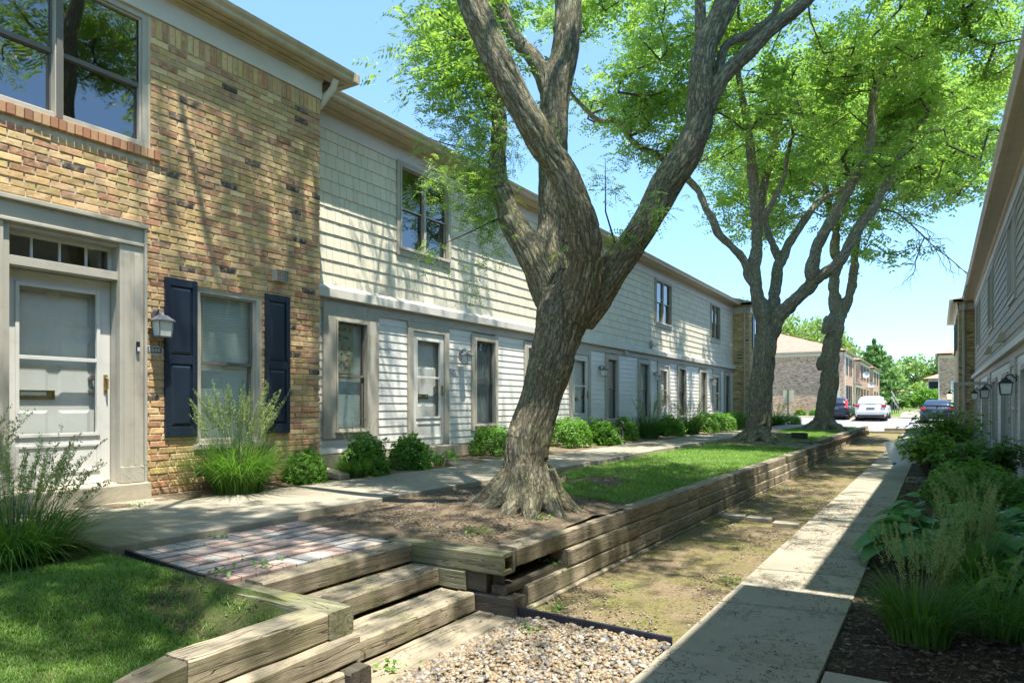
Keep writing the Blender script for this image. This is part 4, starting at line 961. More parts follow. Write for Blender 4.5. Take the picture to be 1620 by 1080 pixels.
def bark_tree(parent, chains, roots, voxel, seed, rough=.02):
    """limbs welded into one skin, furrowed along each limb's own run"""
    mb = MB()
    for ch in chains:
        pts = [Vector(c[:3]) for c in ch]; rad = [c[3] for c in ch]; P = []; Rr = []
        for i in range(len(pts)-1):   # Catmull-Rom resample
            p0 = pts[max(i-1, 0)]; p1 = pts[i]; p2 = pts[i+1]; p3 = pts[min(i+2, len(pts)-1)]; k = 5
            for s in range(k):
                t = s/k; P.append(.5*((2*p1)+(p2-p0)*t+(2*p0-5*p1+4*p2-p3)*t*t+(3*p1-p0-3*p2+p3)*t**3)); Rr.append(rad[i]*(1-t)+rad[i+1]*t)
        P.append(pts[-1]); Rr.append(rad[-1]); Rr = [r_*(1+.05*noise.noise((p.x*3, p.y*3, p.z*2.3+seed))) for p, r_ in zip(P, Rr)]
        mb.tube(P, Rr, 18)
    for rt in roots: mb.tube([r_[:3] for r_ in rt], [r_[3] for r_ in rt], 12)
    me = bpy.data.meshes.new('trunk'); me.from_pydata(mb.v, [], mb.f); me.update()
    tmp = bpy.data.objects.new('tmp', me); COL.objects.link(tmp)
    rm = tmp.modifiers.new('r', 'REMESH'); rm.mode = 'VOXEL'; rm.voxel_size = voxel; rm.adaptivity = 0
    sm = tmp.modifiers.new('s', 'SMOOTH'); sm.iterations = 7; sm.factor = .6
    dg = bpy.context.evaluated_depsgraph_get(); m2 = bpy.data.meshes.new_from_object(tmp.evaluated_get(dg)); bpy.data.objects.remove(tmp)
    n = len(m2.vertices); co = np.empty(n*3, dtype=np.float32); m2.vertices.foreach_get('co', co); co = co.reshape(-1, 3).astype(float)
    no = np.empty(n*3, dtype=np.float32); m2.vertex_normals.foreach_get('vector', no); no = no.reshape(-1, 3)
    A = []; B = []; S0 = []; RA = []
    FRU = []; FRV = []
    for ch in chains+roots:
        s = 0; u = None
        for i in range(len(ch)-1):
            a = np.array(ch[i][:3]); b = np.array(ch[i+1][:3]); t = unit((b-a)[None])[0]
            if u is None: u = unit(np.cross(t, [0.13, 1, .2])[None])[0]
            u = unit((u-t*np.dot(u, t))[None])[0]; A.append(a); B.append(b); S0.append(s); FRU.append(u); FRV.append(np.cross(t, u)); RA.append((ch[i][3]+ch[i+1][3])/2); s += np.linalg.norm(b-a)
    A = np.array(A); B = np.array(B); S0 = np.array(S0); FRU = np.array(FRU); FRV = np.array(FRV); RA = np.array(RA); D_ = B-A; L2 = (D_**2).sum(1)
    best = np.full(n, 1e9); bi = np.zeros(n, int); bt = np.zeros(n)
    for i in range(len(A)):
        t = np.clip(((co-A[i])@D_[i])/L2[i], 0, 1); q = A[i]+t[:, None]*D_[i]; d = np.linalg.norm(co-q, axis=1)/RA[i]**.7
        m_ = d < best; best[m_] = d[m_]; bi[m_] = i; bt[m_] = t[m_]
    q = A[bi]+bt[:, None]*D_[bi]; r_ = co-q
    bk = np.stack([(r_*FRU[bi]).sum(1), (r_*FRV[bi]).sum(1), S0[bi]+bt*np.sqrt(L2[bi])], 1)
    at = m2.attributes.new('bk', 'FLOAT_VECTOR', 'POINT'); at.data.foreach_set('vector', bk.astype(np.float32).ravel())
    dsp = np.empty(n); f = .085/ (rough*1.6)
    for i in range(n):
        a, b, s = bk[i]; w_ = noise.noise((a*3, b*3, s*1.5+seed))*.05
        rd = abs(noise.noise(((a+w_)*f*8.5, (b+w_)*f*8.5, s*2.6+seed)))
        dsp[i] = (min(rd*2.6, 1)-.5)*rough + noise.noise((a*5, b*5, s*2.2+9+seed))*rough*1.1
    sc = np.clip(RA[bi]/.16, .35, 1)
    co = co+no*(dsp*sc)[:, None]; m2.vertices.foreach_set('co', co.astype(np.float32).ravel()); m2.name = 'trunk'; m2.materials.clear(); m2.update()
    return finish('trunk', m2, 'bark', parent, smooth=True)
def ell_points(ells, n, rng, thr=.0, fr=.55, seed=0):
    out = []; tot = sum(e[3]*e[4]*e[5] for e in ells)
    for e in ells:
        k = int(n*e[3]*e[4]*e[5]/tot)+1; c = 0; guard = 0
        while c < k and guard < k*40:
            guard += 1; v = rng.normal(0, 1, 3); v /= np.linalg.norm(v); r_ = rng.random()**(1/2.2); p = np.array(e[:3])+v*r_*np.array(e[3:6])
            if noise.noise((p[0]*fr+seed, p[1]*fr, p[2]*fr*1.3)) > thr: out.append(p); c += 1
    return np.array(out)
def crown(parent, tips, dirs, rng, per, spread, L0, n, ll, lw, droop=.4, mat='locust', up=.1):
    N = len(tips)*per; idx = np.repeat(np.arange(len(tips)), per)
    P = tips[idx] + rng.normal(0, 1, (N, 3))*np.array([spread, spread, spread*.45]); D_ = unit(dirs[idx]*.5 + rng.normal(0, 1, (N, 3))*np.array([1, 1, .35]) + np.array([0, 0, up]))
    q = fronds(P, D_, L0*rng.uniform(.7, 1.25, N), n, ll, lw, rng, droop); return finish('crown', arr_mesh('crown', q, 4), mat, parent)

# nearest honey locust; unseen upper limbs added to cast shadow streaks on the brick
T1 = [[(-3.22, 5.50, .2, .274), (-3.26, 5.55, .45, .237), (-3.31, 5.58, .75, .212), (-3.34, 5.64, 1.11, .204), (-3.25, 5.75, 1.6, .196), (-3.12, 5.83, 2.1, .221), (-3.07, 5.86, 2.38, .254), (-3.02, 5.89, 2.6, .233)],
 [(-3.15, 5.87, 2.45, .192), (-3.37, 5.85, 2.94, .158), (-3.61, 5.82, 3.31, .129), (-3.73, 5.81, 3.61, .106), (-3.83, 5.86, 3.97, .087), (-3.87, 5.95, 4.56, .075), (-4.13, 5.91, 5.31, .061), (-4.29, 5.93, 5.9, .050), (-4.55, 5.88, 6.85, .041), (-4.9, 5.6, 9, .038), (-5.15, 5.2, 12.2, .024)],
 [(-3.12, 5.95, 2.5, .199), (-3.26, 5.98, 3.02, .166), (-3.3, 6.08, 3.36, .146), (-3.31, 6.07, 3.87, .143), (-3.29, 6.08, 4.36, .149), (-3.27, 6.09, 4.73, .149), (-3.22, 6.13, 4.98, .133), (-3.17, 6.15, 5.35, .140), (-3.16, 6.16, 5.6, .133), (-3.12, 6.19, 6.17, .125), (-3.07, 6.34, 7.28, .098), (-3.07, 6.57, 8.77, .075), (-3.1, 6.79, 10.14, .055), (-3.6, 6.9, 12.6, .025)],
 [(-3.07, 6.5, 8.3, .058), (-3.6, 5.8, 9.8, .050), (-4.1, 5.1, 11.6, .039), (-4.6, 4.7, 14, .024)],
 [(-4.4, 4.4, 8.0, .050), (-4.9, 5.0, 9.6, .038), (-5.3, 5.7, 11.4, .025)],
 [(-3.28, 6.09, 4.5, .100), (-3.48, 6.08, 5.01, .086), (-3.73, 6.04, 5.31, .076), (-3.89, 6.06, 5.64, .072), (-4.06, 6.07, 6.1, .067), (-4.5, 6.15, 7.42, .041), (-5.0, 6.3, 8.6, .025)],
 [(-2.93, 5.85, 2.42, .196), (-2.76, 5.72, 2.79, .158), (-2.72, 5.61, 3.03, .149), (-2.76, 5.47, 3.32, .137), (-2.83, 5.36, 3.57, .131), (-2.94, 5.24, 3.78, .127), (-3.07, 5.1, 4.09, .122), (-3.2, 4.96, 4.41, .122), (-3.35, 4.87, 4.79, .125), (-3.42, 4.82, 5.0, .123), (-3.57, 4.72, 5.49, .109), (-3.9, 4.64, 6.34, .084), (-4.23, 4.55, 7.38, .062), (-4.6, 4.2, 8.8, .052), (-4.85, 3.6, 10.8, .039), (-5.1, 3.1, 13.2, .025)],
 [(-2.97, 5.94, 2.35, .196), (-2.65, 6.01, 2.74, .156), (-2.45, 6.13, 3.07, .133), (-2.32, 6.21, 3.32, .135), (-2.19, 6.3, 3.62, .149), (-2.02, 6.4, 3.91, .143), (-1.92, 6.46, 4.19, .125), (-1.92, 6.47, 4.54, .110), (-1.91, 6.53, 4.87, .111), (-1.81, 6.65, 5.18, .112), (-1.73, 6.7, 5.42, .106), (-1.65, 6.87, 5.97, .093), (-1.59, 7.14, 7.0, .074), (-1.6, 7.49, 8.44, .041)],
 [(-1.92, 6.47, 4.24, .100), (-1.81, 6.53, 4.46, .075), (-1.73, 6.58, 4.62, .070), (-1.55, 6.69, 4.83, .075), (-1.34, 6.82, 5.08, .070), (-1.1, 6.97, 5.31, .065), (-.79, 7.28, 5.78, .055), (-.34, 7.8, 6.54, .041), (.1, 8.4, 7.6, .025)],
 [(-1.8, 6.65, 4.62, .051), (-1.77, 6.79, 5.01, .041), (-1.58, 7.03, 5.2, .041), (-1.4, 7.26, 5.46, .038), (-1.34, 7.41, 5.85, .033), (-1.2, 7.9, 6.8, .021)],
 [(-1.95, 6.68, 4.8, .061), (-2.03, 6.86, 5.33, .058), (-2.07, 6.96, 5.65, .055), (-2.23, 7.21, 6.51, .041), (-2.3, 7.8, 7.6, .025)]]
def rootset(c, z, spec):
    out = []
    for (ang, ln, r0, hh) in spec:
        a = R(ang); dx, dy = math.cos(a), math.sin(a); b = c
        out.append([(b[0]+dx*.10, b[1]+dy*.10, z+hh, r0), (b[0]+dx*ln*.42, b[1]+dy*ln*.42, z+hh*.45, r0*.85), (b[0]+dx*ln*.72, b[1]+dy*ln*.72, z+hh*.10, r0*.62), (b[0]+dx*ln*1.15, b[1]+dy*ln*1.15, z-.10, r0*.35)])
    return out
R1 = rootset((-3.25, 5.6), .52, [(190, .74, .15, .42), (160, .7, .14, .4), (225, .56, .14, .36), (262, .46, .14, .34), (296, .46, .15, .38), (335, .44, .14, .34), (15, .45, .13, .35), (80, .55, .13, .35), (125, .6, .13, .35)])
t1 = thing('honey_locust_tree', 'largest and nearest tree, thick leaning trunk that splits into several heavy limbs', 'tree', (-3.25, 5.6, .5))
bark_tree(t1, T1, R1, .0135, 3, .019)
rng = np.random.default_rng(11)
ELL1 = [(-3.4, 7.6, 10.0, 3.8, 3.6, 1.6), (-.9, 7.6, 8.2, 2.2, 2.6, 1.2), (-4.8, 4.2, 10.4, 1.7, 1.9, .6), (-2.5, 1.1, 9.4, 2.6, 1.7, 1.0), (.3, 6.2, 8.3, 1.7, 2.3, 1.1), (-2.2, 10.2, 8.8, 3.0, 1.6, 1.0), (.3, 9.6, 9.6, 2.0, 4.4, 1.3)]  # includes unseen clusters added to shade lawn and sidewalk and darken window reflections
at = ell_points(ELL1, 470, rng, .09, .5, 1)
spr = ell_points([(-4.95, 6.75, 6.15, .55, .5, .5), (-4.35, 6.0, 5.5, .4, .4, .35), (-4.2, 5.75, 4.85, .42, .35, .4)], 34, rng, -.9)
shd = ell_points([(-2.5, 1.2, 9.0, 2.5, 1.5, .7)], 66, rng, -.25, .9, 4); shd2 = ell_points([(-.6, 3.2, 9.2, 1.6, 1.4, .6)], 26, rng, -.1, .9, 8)  # extra foliage above the view, added to shade the front lawn and steps
at = np.concatenate([at, spr, shd, shd2]); tips, dirs = grow('branches', t1, T1, at, rng)
crown(t1, tips, dirs, rng, 28, .25, .25, 6, .078, .032)
# sprays of young leaves that hang from the near limbs
def spray(c, rad, n, rng, Lf=.17): 
    P = np.array(c)+rng.normal(0, 1, (n, 3))*np.array(rad); D_ = unit(rng.normal(0, 1, (n, 3))*np.array([1, 1, .5])+np.array([0, 0, -.1])); return fronds(P, D_, Lf*rng.uniform(.7, 1.3, n), 9, .034, .015, rng, .45)
S_ = [spray((-3.95, 5.70, 3.68), (.13, .12, .26), 380, rng), spray((-3.92, 5.80, 4.25), (.16, .13, .30), 330, rng), spray((-4.15, 5.80, 4.75), (.22, .16, .26), 230, rng), spray((-4.45, 5.9, 4.55), (.18, .14, .16), 80, rng), spray((-4.12, 5.3, 3.72), (.14, .12, .09), 55, rng), spray((-3.75, 5.75, 3.2), (.10, .08, .14), 60, rng), spray((-4.2, 5.2, 2.98), (.07, .07, .09), 24, rng),
      spray((-4.62, 6.0, 4.35), (.16, .14, .12), 50, rng), spray((-4.8, 6.3, 5.5), (.32, .25, .32), 330, rng), spray((-2.62, 5.8, 3.55), (.10, .1, .16), 40, rng), spray((-2.20, 6.02, 3.28), (.10, .08, .07), 40, rng), spray((-2.5, 5.9, 3.05), (.12, .06, .06), 22, rng), spray((-3.05, 5.5, 3.9), (.10, .06, .06), 24, rng), spray((-3.95, 5.6, 2.75), (.10, .05, .14), 14, rng), spray((-3.15, 5.9, 2.95), (.06, .05, .04), 10, rng)]
finish('shoots', arr_mesh('shoots', np.concatenate(S_, 0), 4), 'locust', t1)
tw = MB()
for pts in ([(-3.78, 5.8, 3.6), (-3.95, 5.6, 3.7), (-4.15, 5.3, 3.78), (-4.3, 5.15, 3.85)], [(-3.8, 5.8, 3.9), (-4.2, 5.9, 4.2), (-4.65, 6.0, 4.4), (-4.85, 6.05, 4.5)], [(-3.7, 5.78, 3.4), (-3.95, 5.5, 3.2), (-4.2, 5.2, 3.0)], [(-2.58, 6.05, 2.95), (-2.62, 5.85, 3.3), (-2.60, 5.8, 3.75)], [(-2.55, 6.0, 2.85), (-2.45, 5.95, 3.1), (-2.2, 5.98, 3.3)], [(-3.9, 5.9, 4.4), (-4.1, 5.9, 4.8), (-4.5, 6.1, 5.3), (-5.0, 6.5, 5.7)], [(-3.9, 5.95, 4.6), (-4.3, 6.1, 5.2), (-4.9, 6.6, 5.9), (-5.3, 6.9, 6.3)]):
    tw.tube(pts, [.011]+[.007]*(len(pts)-2)+[.003], 6)
tw.build('shoot_stems', 'twig', t1, smooth=True)

# second tree
T2 = [[(-4.08, 19.02, .25, .42), (-4.08, 19.02, .67, .33), (-4.07, 19.03, 1.31, .295), (-4.01, 19.06, 2.08, .28), (-3.94, 19.11, 2.82, .275), (-3.85, 19.16, 3.55, .26)],
 [(-3.9, 19.13, 3.38, .22), (-4.01, 19.06, 4.08, .2), (-4.11, 19.0, 4.58, .165), (-4.17, 18.96, 5.24, .15), (-4.06, 18.91, 5.98, .14), (-4.06, 18.68, 6.63, .145), (-4.1, 18.42, 7.6, .13), (-4.09, 18.19, 8.15, .11), (-4.17, 18.02, 8.81, .095), (-4.26, 17.73, 9.69, .078), (-4.32, 17.34, 10.65, .05)],
 [(-4.05, 18.8, 6.38, .117), (-3.88, 19.03, 7.53, .1), (-3.71, 19.25, 8.41, .09), (-3.69, 19.38, 9.01, .08), (-3.61, 19.55, 9.74, .05)],
 [(-4.05, 18.8, 6.21, .1), (-3.46, 18.58, 7.06, .073), (-3.27, 18.47, 7.61, .064), (-3.15, 18.3, 8.2, .045)],
 [(-4.13, 18.99, 4.65, .13), (-4.31, 18.87, 4.96, .115), (-4.41, 18.7, 5.43, .1), (-4.85, 18.3, 5.96, .1), (-5.06, 18.05, 6.42, .097), (-5.3, 17.9, 7.05, .09), (-5.47, 17.8, 7.32, .09), (-6.1, 17.41, 7.97, .088), (-6.8, 16.97, 8.42, .08), (-7.09, 16.79, 8.95, .078), (-7.58, 16.48, 9.0, .072), (-7.85, 16.32, 9.27, .065), (-8.13, 16.14, 9.62, .06), (-8.67, 15.81, 10.35, .04)],
 [(-3.81, 19.19, 3.5, .2), (-3.79, 19.43, 4.16, .168), (-3.73, 19.59, 4.74, .15), (-3.66, 19.75, 5.41, .135), (-3.34, 20.19, 6.22, .112), (-2.99, 20.53, 6.92, .105), (-2.64, 20.98, 7.38, .085), (-1.65, 21.83, 7.93, .05)],
 [(-3.66, 19.75, 5.36, .12), (-3.87, 19.74, 5.99, .1), (-4.02, 19.76, 6.5, .085), (-4.11, 19.83, 7.5, .06)],
 [(-3.78, 19.22, 3.4, .22), (-3.62, 19.19, 3.84, .2), (-3.35, 19.12, 4.08, .18), (-2.98, 19.12, 4.4, .165), (-2.72, 19.04, 4.71, .158), (-2.74, 18.91, 5.02, .146), (-2.61, 18.87, 5.45, .145), (-2.37, 18.79, 5.94, .135), (-1.95, 18.82, 6.74, .126), (-1.6, 18.8, 7.4, .12), (-1.38, 18.7, 7.96, .105), (-1.35, 18.6, 8.62, .097), (-1.2, 18.58, 9.34, .088), (-.84, 18.56, 9.87, .073), (-.36, 18.63, 10.14, .07), (.21, 18.75, 10.2, .057), (.82, 18.89, 10.28, .04)],
 [(-2.75, 19.05, 4.68, .147), (-2.43, 18.99, 4.87, .143), (-2.16, 18.92, 5.05, .14), (-1.98, 18.92, 5.27, .132), (-1.66, 18.88, 5.87, .122), (-1.26, 18.89, 6.45, .106), (-.92, 18.87, 7.09, .09), (-.75, 18.86, 7.5, .067), (-.47, 18.91, 7.97, .05)]]
R2 = rootset((-4.08, 19.02), .5, [(170, .85, .17, .4), (215, .75, .16, .36), (265, .75, .17, .36), (310, .85, .18, .42), (350, .8, .16, .36), (50, .8, .15, .36), (110, .8, .15, .36)])
t2 = thing('honey_locust_tree', 'second tree along the wall, spreading limbs that fork low, with a full green crown', 'tree', (-4.08, 19.02, .5))
bark_tree(t2, T2, R2, .032, 17, .045)
rng = np.random.default_rng(12)
ELL2 = [(-3.6, 18.6, 10.2, 4.6, 5.0, 2.6), (-.9, 20.0, 8.7, 2.9, 3.2, 1.9), (-6.3, 17.2, 9.5, 2.4, 2.2, 1.8), (-3.4, 19.0, 7.5, 1.6, 1.3, .6), (.6, 20.5, 10.3, 2.4, 3.4, 2.0), (-5.0, 16.2, 12.0, 4.5, 3.6, 1.7), (1.2, 16.5, 10.8, 2.6, 3.2, 1.5)]
at = ell_points(ELL2, 740, rng, .12, .7, 2); tips, dirs = grow('branches', t2, T2, at, rng, rmin=.010, rk=.0085)
crown(t2, tips, dirs, rng, 20, .27, .34, 5, .135, .060)
# third tree
T3 = [[(-3.85, 30.24, .2, .52), (-3.87, 30.22, .76, .40), (-3.9, 30.21, 1.22, .35), (-3.72, 30.32, 2.37, .325), (-3.7, 30.33, 3.5, .325), (-3.5, 30.45, 4.65, .32), (-3.44, 30.49, 5.24, .30)],
 [(-3.44, 30.49, 5.1, .28), (-3.53, 30.44, 5.78, .231), (-3.55, 30.43, 6.55, .205), (-3.44, 30.49, 7.3, .19), (-3.5, 30.22, 7.74, .178), (-3.46, 30.25, 8.81, .15), (-3.75, 29.83, 9.69, .126), (-3.88, 29.39, 11.28, .08)],
 [(-3.40, 30.54, 5.0, .23), (-3.19, 30.53, 5.46, .192), (-2.93, 30.46, 6.12, .178), (-2.84, 30.28, 6.81, .176), (-2.74, 30.11, 7.62, .15), (-2.57, 30.21, 8.68, .125), (-2.21, 30.2, 9.96, .099), (-1.73, 30.15, 11.34, .06)]]
R3 = rootset((-3.87, 30.22), .5, [(175, 1.0, .2, .45), (225, .9, .19, .4), (275, .9, .2, .4), (320, 1.0, .2, .45), (0, .9, .19, .4), (80, .9, .18, .4)])
t3 = thing('honey_locust_tree', 'third tree nearest the car park, tall straight trunk with a swollen burl', 'tree', (-3.87, 30.22, .5))
bark_tree(t3, T3, R3+[[(-3.95, 30.2, 3.0, .2), (-4.02, 30.1, 3.2, .22), (-4.0, 30.1, 3.45, .15)], [(-3.8, 30.2, 4.4, .2), (-3.78, 30.1, 4.75, .22), (-3.7, 30.2, 5.1, .15)]], .045, 29, .05)
rng = np.random.default_rng(13)
ELL3 = [(-3.0, 30.2, 12.0, 5.0, 5.4, 3.6), (-.5, 28.6, 10.6, 3.0, 3.0, 2.2), (-1.7, 29.6, 7.4, 1.2, 1.3, .9), (-1.2, 29.4, 6.7, .5, .6, .8), (-6.0, 29.5, 10.5, 2.4, 2.4, 2.0)]
at = ell_points(ELL3, 620, rng, .05, .5, 5); tips, dirs = grow('branches', t3, T3, at, rng, rmin=.012, rk=.008)
crown(t3, tips, dirs, rng, 17, .42, .48, 4, .22, .10)
# bare hanging twigs low on the right of the third tree
bt = MB(); rnd = random.Random(6)
def bare(p, d, l, r_, k):
    q = p
    pts = [p]
    for _ in range(4):
        d = (d+Vector((rnd.uniform(-.3, .3), rnd.uniform(-.3, .3), rnd.uniform(-.35, .2)))).normalized(); q = q+d*l/4; pts.append(q)
        if k: bare(q, (d+Vector((rnd.uniform(-.9, .9), rnd.uniform(-.9, .9), rnd.uniform(-.8, .3)))).normalized(), l*.55, r_*.6, k-1)
    bt.tube(pts, [r_, r_*.9, r_*.75, r_*.6, r_*.3], 5, cap=False)
bare(Vector((-1.8, 27.8, 8.6)), Vector((.75, -.1, -.35)), 2.6, .035, 3); bt.build('bare_twigs', 'twig', t3, fix=False)
# ------------------------------------------------------------------ plants
def strips(base, d, h, lean, w, rng, seg=5, droop=.55):
    """curved blades: base (N,3), d (N,2) lean direction, returns quads"""
    N = len(base); t = np.linspace(0, 1, seg+1); perp = np.stack([-d[:, 1], d[:, 0], np.zeros(N)], -1); tw_ = rng.normal(0, .5, N); perp = unit(perp+np.stack([d[:, 0]*tw_, d[:, 1]*tw_, np.zeros(N)], -1))
    pts = []
    for k in t:
        hor = lean*h*(k**1.7); z = h*(k-droop*lean*k**2.6)
        p = base+np.stack([d[:, 0]*hor, d[:, 1]*hor, z], -1); ww = w*(1-k**2*.95)/2; pts.append((p-perp*ww[:, None], p+perp*ww[:, None]))
    V = np.stack([q for a in pts for q in a], 1).reshape(-1, 3); o = np.arange(N)[:, None]*(2*(seg+1)); F = []
    for k in range(seg): F.append(o+np.array([2*k, 2*k+1, 2*k+3, 2*k+2])[None])
    return V, np.concatenate(F, 0), pts
def grass_plant(label, loc, h, r, nb, npl, seed, ph=1.15, group=None, name='ornamental_grass', lean=.75, w=.008, cat='grass', pl_lean=.35, bias=(0, 0)):
    rng = np.random.default_rng(seed); t = thing(name, label, cat, loc, group)
    an = rng.uniform(0, 2*np.pi, nb); rr = r*.35*np.sqrt(rng.random(nb)); b = np.stack([np.cos(an)*rr, np.sin(an)*rr, np.zeros(nb)], -1); an2 = an+rng.normal(0, .5, nb)
    dv = np.stack([np.cos(an2)+bias[0], np.sin(an2)+bias[1]], -1); V, F, _ = strips(b, unit(dv), h*rng.uniform(.55, 1.15, nb), lean*rng.uniform(.3, 1.35, nb), w*rng.uniform(.7, 1.2, nb), rng)
    o = finish('blades', idx_mesh('blades', V, F), 'blade', None, smooth=True); o.parent = t
    if npl:
        an = rng.uniform(0, 2*np.pi, npl); rr = r*.3*np.sqrt(rng.random(npl)); b = np.stack([np.cos(an)*rr, np.sin(an)*rr, np.zeros(npl)], -1)
        dv = unit(np.stack([np.cos(an)+bias[0], np.sin(an)+bias[1]], -1)); hh = h*ph*rng.uniform(.8, 1.15, npl); ln = pl_lean*rng.uniform(.3, 1.3, npl)
        V, F, pts = strips(b, dv, hh, ln, np.full(npl, .004), rng, seg=8, droop=.4); q = finish('stalks', idx_mesh('stalks', V, F), 'stem', None); q.parent = t
        C_ = [(a+b_)/2 for a, b_ in pts]; Q = []
        for i in range(85):   # seed branches along the top third
            f = 5.2+2.8*rng.random(npl); k0 = np.minimum(f.astype(int), 7); fr = (f-k0)[:, None]; P = np.array(C_)[k0, np.arange(npl)]*(1-fr)+np.array(C_)[k0+1, np.arange(npl)]*fr
            d_ = unit(rng.normal(0, 1, (npl, 3))*np.array([.7, .7, .3])+np.array([0, 0, .9])); l = (.035*(1-.6*np.abs((f-6.3)/1.8))*(h/.8)*rng.uniform(.6, 1.3, npl))[:, None]; wv = unit(np.cross(d_, rng.normal(0, 1, (npl, 3))))*.0038*(h/.8); P = P+unit(rng.normal(0, 1, (npl, 3)))*.007
            Q.append(np.stack([P, P+d_*l*.5+wv, P+d_*l, P+d_*l*.5-wv], 1))
        q = finish('seed_heads', arr_mesh('seed_heads', np.concatenate(Q, 0), 4), 'plume', None); q.parent = t
    return t
def leaf_quads(P, N_, size, rng, asp=.55):
    n = len(P); a = unit(np.cross(N_, rng.normal(0, 1, (n, 3)))); b = unit(np.cross(N_, a)); s = (size*rng.uniform(.65, 1.3, n))[:, None]; c = N_*s*.12
    return np.stack([P-a*s*.5, P+b*s*asp*.5-c, P+a*s*.5, P-b*s*asp*.5-c], 1)
BUSH = {}
def bush_mesh(kind, seed):
    k = (kind, seed)
    if k in BUSH: return BUSH[k]
    rng = np.random.default_rng(seed*7+3); boxy = kind == 'box'; n = 5200 if boxy else 3000
    v = unit(rng.normal(0, 1, (n, 3))); v[:, 2] = np.abs(v[:, 2])*1.0-.12*(rng.random(n) < .3)
    if boxy: v = np.sign(v)*np.abs(v)**.72; v /= np.maximum(1, (np.abs(v)**3).sum(1)**(1/3))[:, None]
    rad = np.array([1+.16*noise.fractal((x*2.2+seed, y*2.2, z*2.2), 1, 2, 3)+ (0 if boxy else .28*noise.noise((x*3.5, y*3.5+seed, z*3.5))) for x, y, z in v]); dep = rng.random(n)**(2.2 if boxy else 1.3); rad = rad*(1-.28*dep)
    P = v*rad[:, None]*np.array([.5, .5, .92]); N_ = unit(v+rng.normal(0, .55 if boxy else .8, (n, 3))); q = leaf_quads(P, N_, .062 if boxy else .095, rng, .6)
    me = arr_mesh('foliage', q, 4)
    st = MB(); rnd = random.Random(seed)
    for _ in range(12):
        a = rnd.uniform(0, 6.3); r_ = rnd.uniform(.15, .38); st.tube([(0.03*math.cos(a), .03*math.sin(a), -.03), (r_*.5*math.cos(a), r_*.5*math.sin(a), .3), (r_*math.cos(a), r_*math.sin(a), .68)], [.02, .013, .006], 5, cap=False)
    ms = bpy.data.meshes.new('stems'); ms.from_pydata(st.v, [], st.f); BUSH[k] = (me, ms); return BUSH[k]
def bush(kind, seed, loc, sx, sy, h, label, group, mat='boxleaf', rz=0, name='shrub', cat='shrub'):
    t = thing(name, label, cat, loc, group); me, ms = bush_mesh(kind, seed); me = me.copy()
    me.materials.clear()
    me.materials.append(MT[mat]); a = bpy.data.objects.new('foliage', me); COL.objects.link(a); a.parent = t; 
    if not ms.materials: ms.materials.append(MT['twig'])
    b = bpy.data.objects.new('stems', ms); COL.objects.link(b); b.parent = t; t.scale = (sx, sy, h); t.rotation_euler = (0, 0, rz); return t
def zb(x, y): return float(zu(x, y))
GL = 'plants in the bed along the left houses'
grass_plant('tall ornamental grass with arching seed heads at the left corner of the upper walk', (-5.0, 2.0, .42), .74, .7, 1200, 70, 1, ph=1.2, lean=1.1, pl_lean=.42)
grass_plant('dark ornamental grass at the left edge of the photo beside the front door', (-5.75, 1.85, .46), .85, .6, 700, 40, 2, ph=1.25, lean=.8)
grass_plant('clump of arching grass with upright pale plumes in front of the shuttered window', (-6.36, 4.66, .57), .80, .7, 1300, 95, 3, ph=1.38, lean=1.0, pl_lean=.26)
bush('loose', 1, (-6.52, 5.72, zb(-6.5, 5.7)-.02), .52, .55, .46, 'small dark shrub with reddish stems by the brick corner', GL, rz=.4)
bush('loose', 2, (-6.55, 6.75, zb(-6.5, 6.7)-.02), .68, .7, .58, 'rounded leafy shrub below the window with paper in it', GL, rz=1.4)
grass_plant('low drooping grass in front of the rounded shrub below the papered window', (-6.42, 6.5, .58), .42, .5, 500, 9, 4, ph=2.0, lean=1.1, pl_lean=.2)
bush('loose', 3, (-6.62, 7.75, zb(-6.6, 7.7)-.02), .62, .66, .54, 'leafy shrub just left of the first white storm door', GL, rz=2.2)
bush('box', 1, (-7.0, 10.55, .60), .75, .85, .56, 'clipped round box shrub below the window left of the big trunk', GL, rz=.3)
bush('box', 2, (-6.95, 13.55, .60), .9, 1.0, .66, 'wide clipped shrub just right of the big trunk', GL, rz=1.3)
b_ = bush('loose', 4, (-6.85, 14.9, .58), 1.15, 1.15, .62, 'spreading shrub dotted with violet flowers right of the big trunk', GL, rz=.9)
fl = MB(); rnd = random.Random(2)
for _ in range(22):
    a = rnd.uniform(-1.3, 1.0); z = rnd.uniform(.25, .85); r_ = .5; fl.box(r_*math.cos(a)-.012, r_*math.cos(a)+.012, r_*math.sin(a)-.012, r_*math.sin(a)+.012, z, z+.03)
f_ = fl.build('flowers', 'flower_p'); f_.parent = b_
bush('loose', 5, (-6.95, 16.75, .58), .72, .7, .66, 'small shrub below the fourth narrow window', GL, rz=.1)
grass_plant('upright ornamental grass with pale plumes before the third storm door', (-6.8, 18.1, .56), .85, .7, 620, 50, 5, ph=1.45, w=.014, lean=.55, pl_lean=.25)
bush('loose', 6, (-6.95, 20.3, .56), .95, .95, .68, 'shrub at the foot of the third storm door', GL, rz=.7)
grass_plant('feathery grass with tan plumes leaning over the walk beyond the third storm door', (-6.7, 21.6, .56), .8, .7, 520, 50, 6, ph=1.5, w=.015, lean=.6, pl_lean=.5)
for i, (y, s, lb) in enumerate([(23.6, 1.0, 'first of three clipped hedge cubes near the far end of the left row'), (25.4, 1.05, 'middle of three clipped hedge cubes near the far end of the left row'), (27.6, 1.0, 'last of three clipped hedge cubes, beside the second tree trunk')]):
    bush('box', 3+i % 2, (-6.8, y, .55), s, s*1.15, .72, lb, 'clipped hedge cubes', rz=i*1.1)
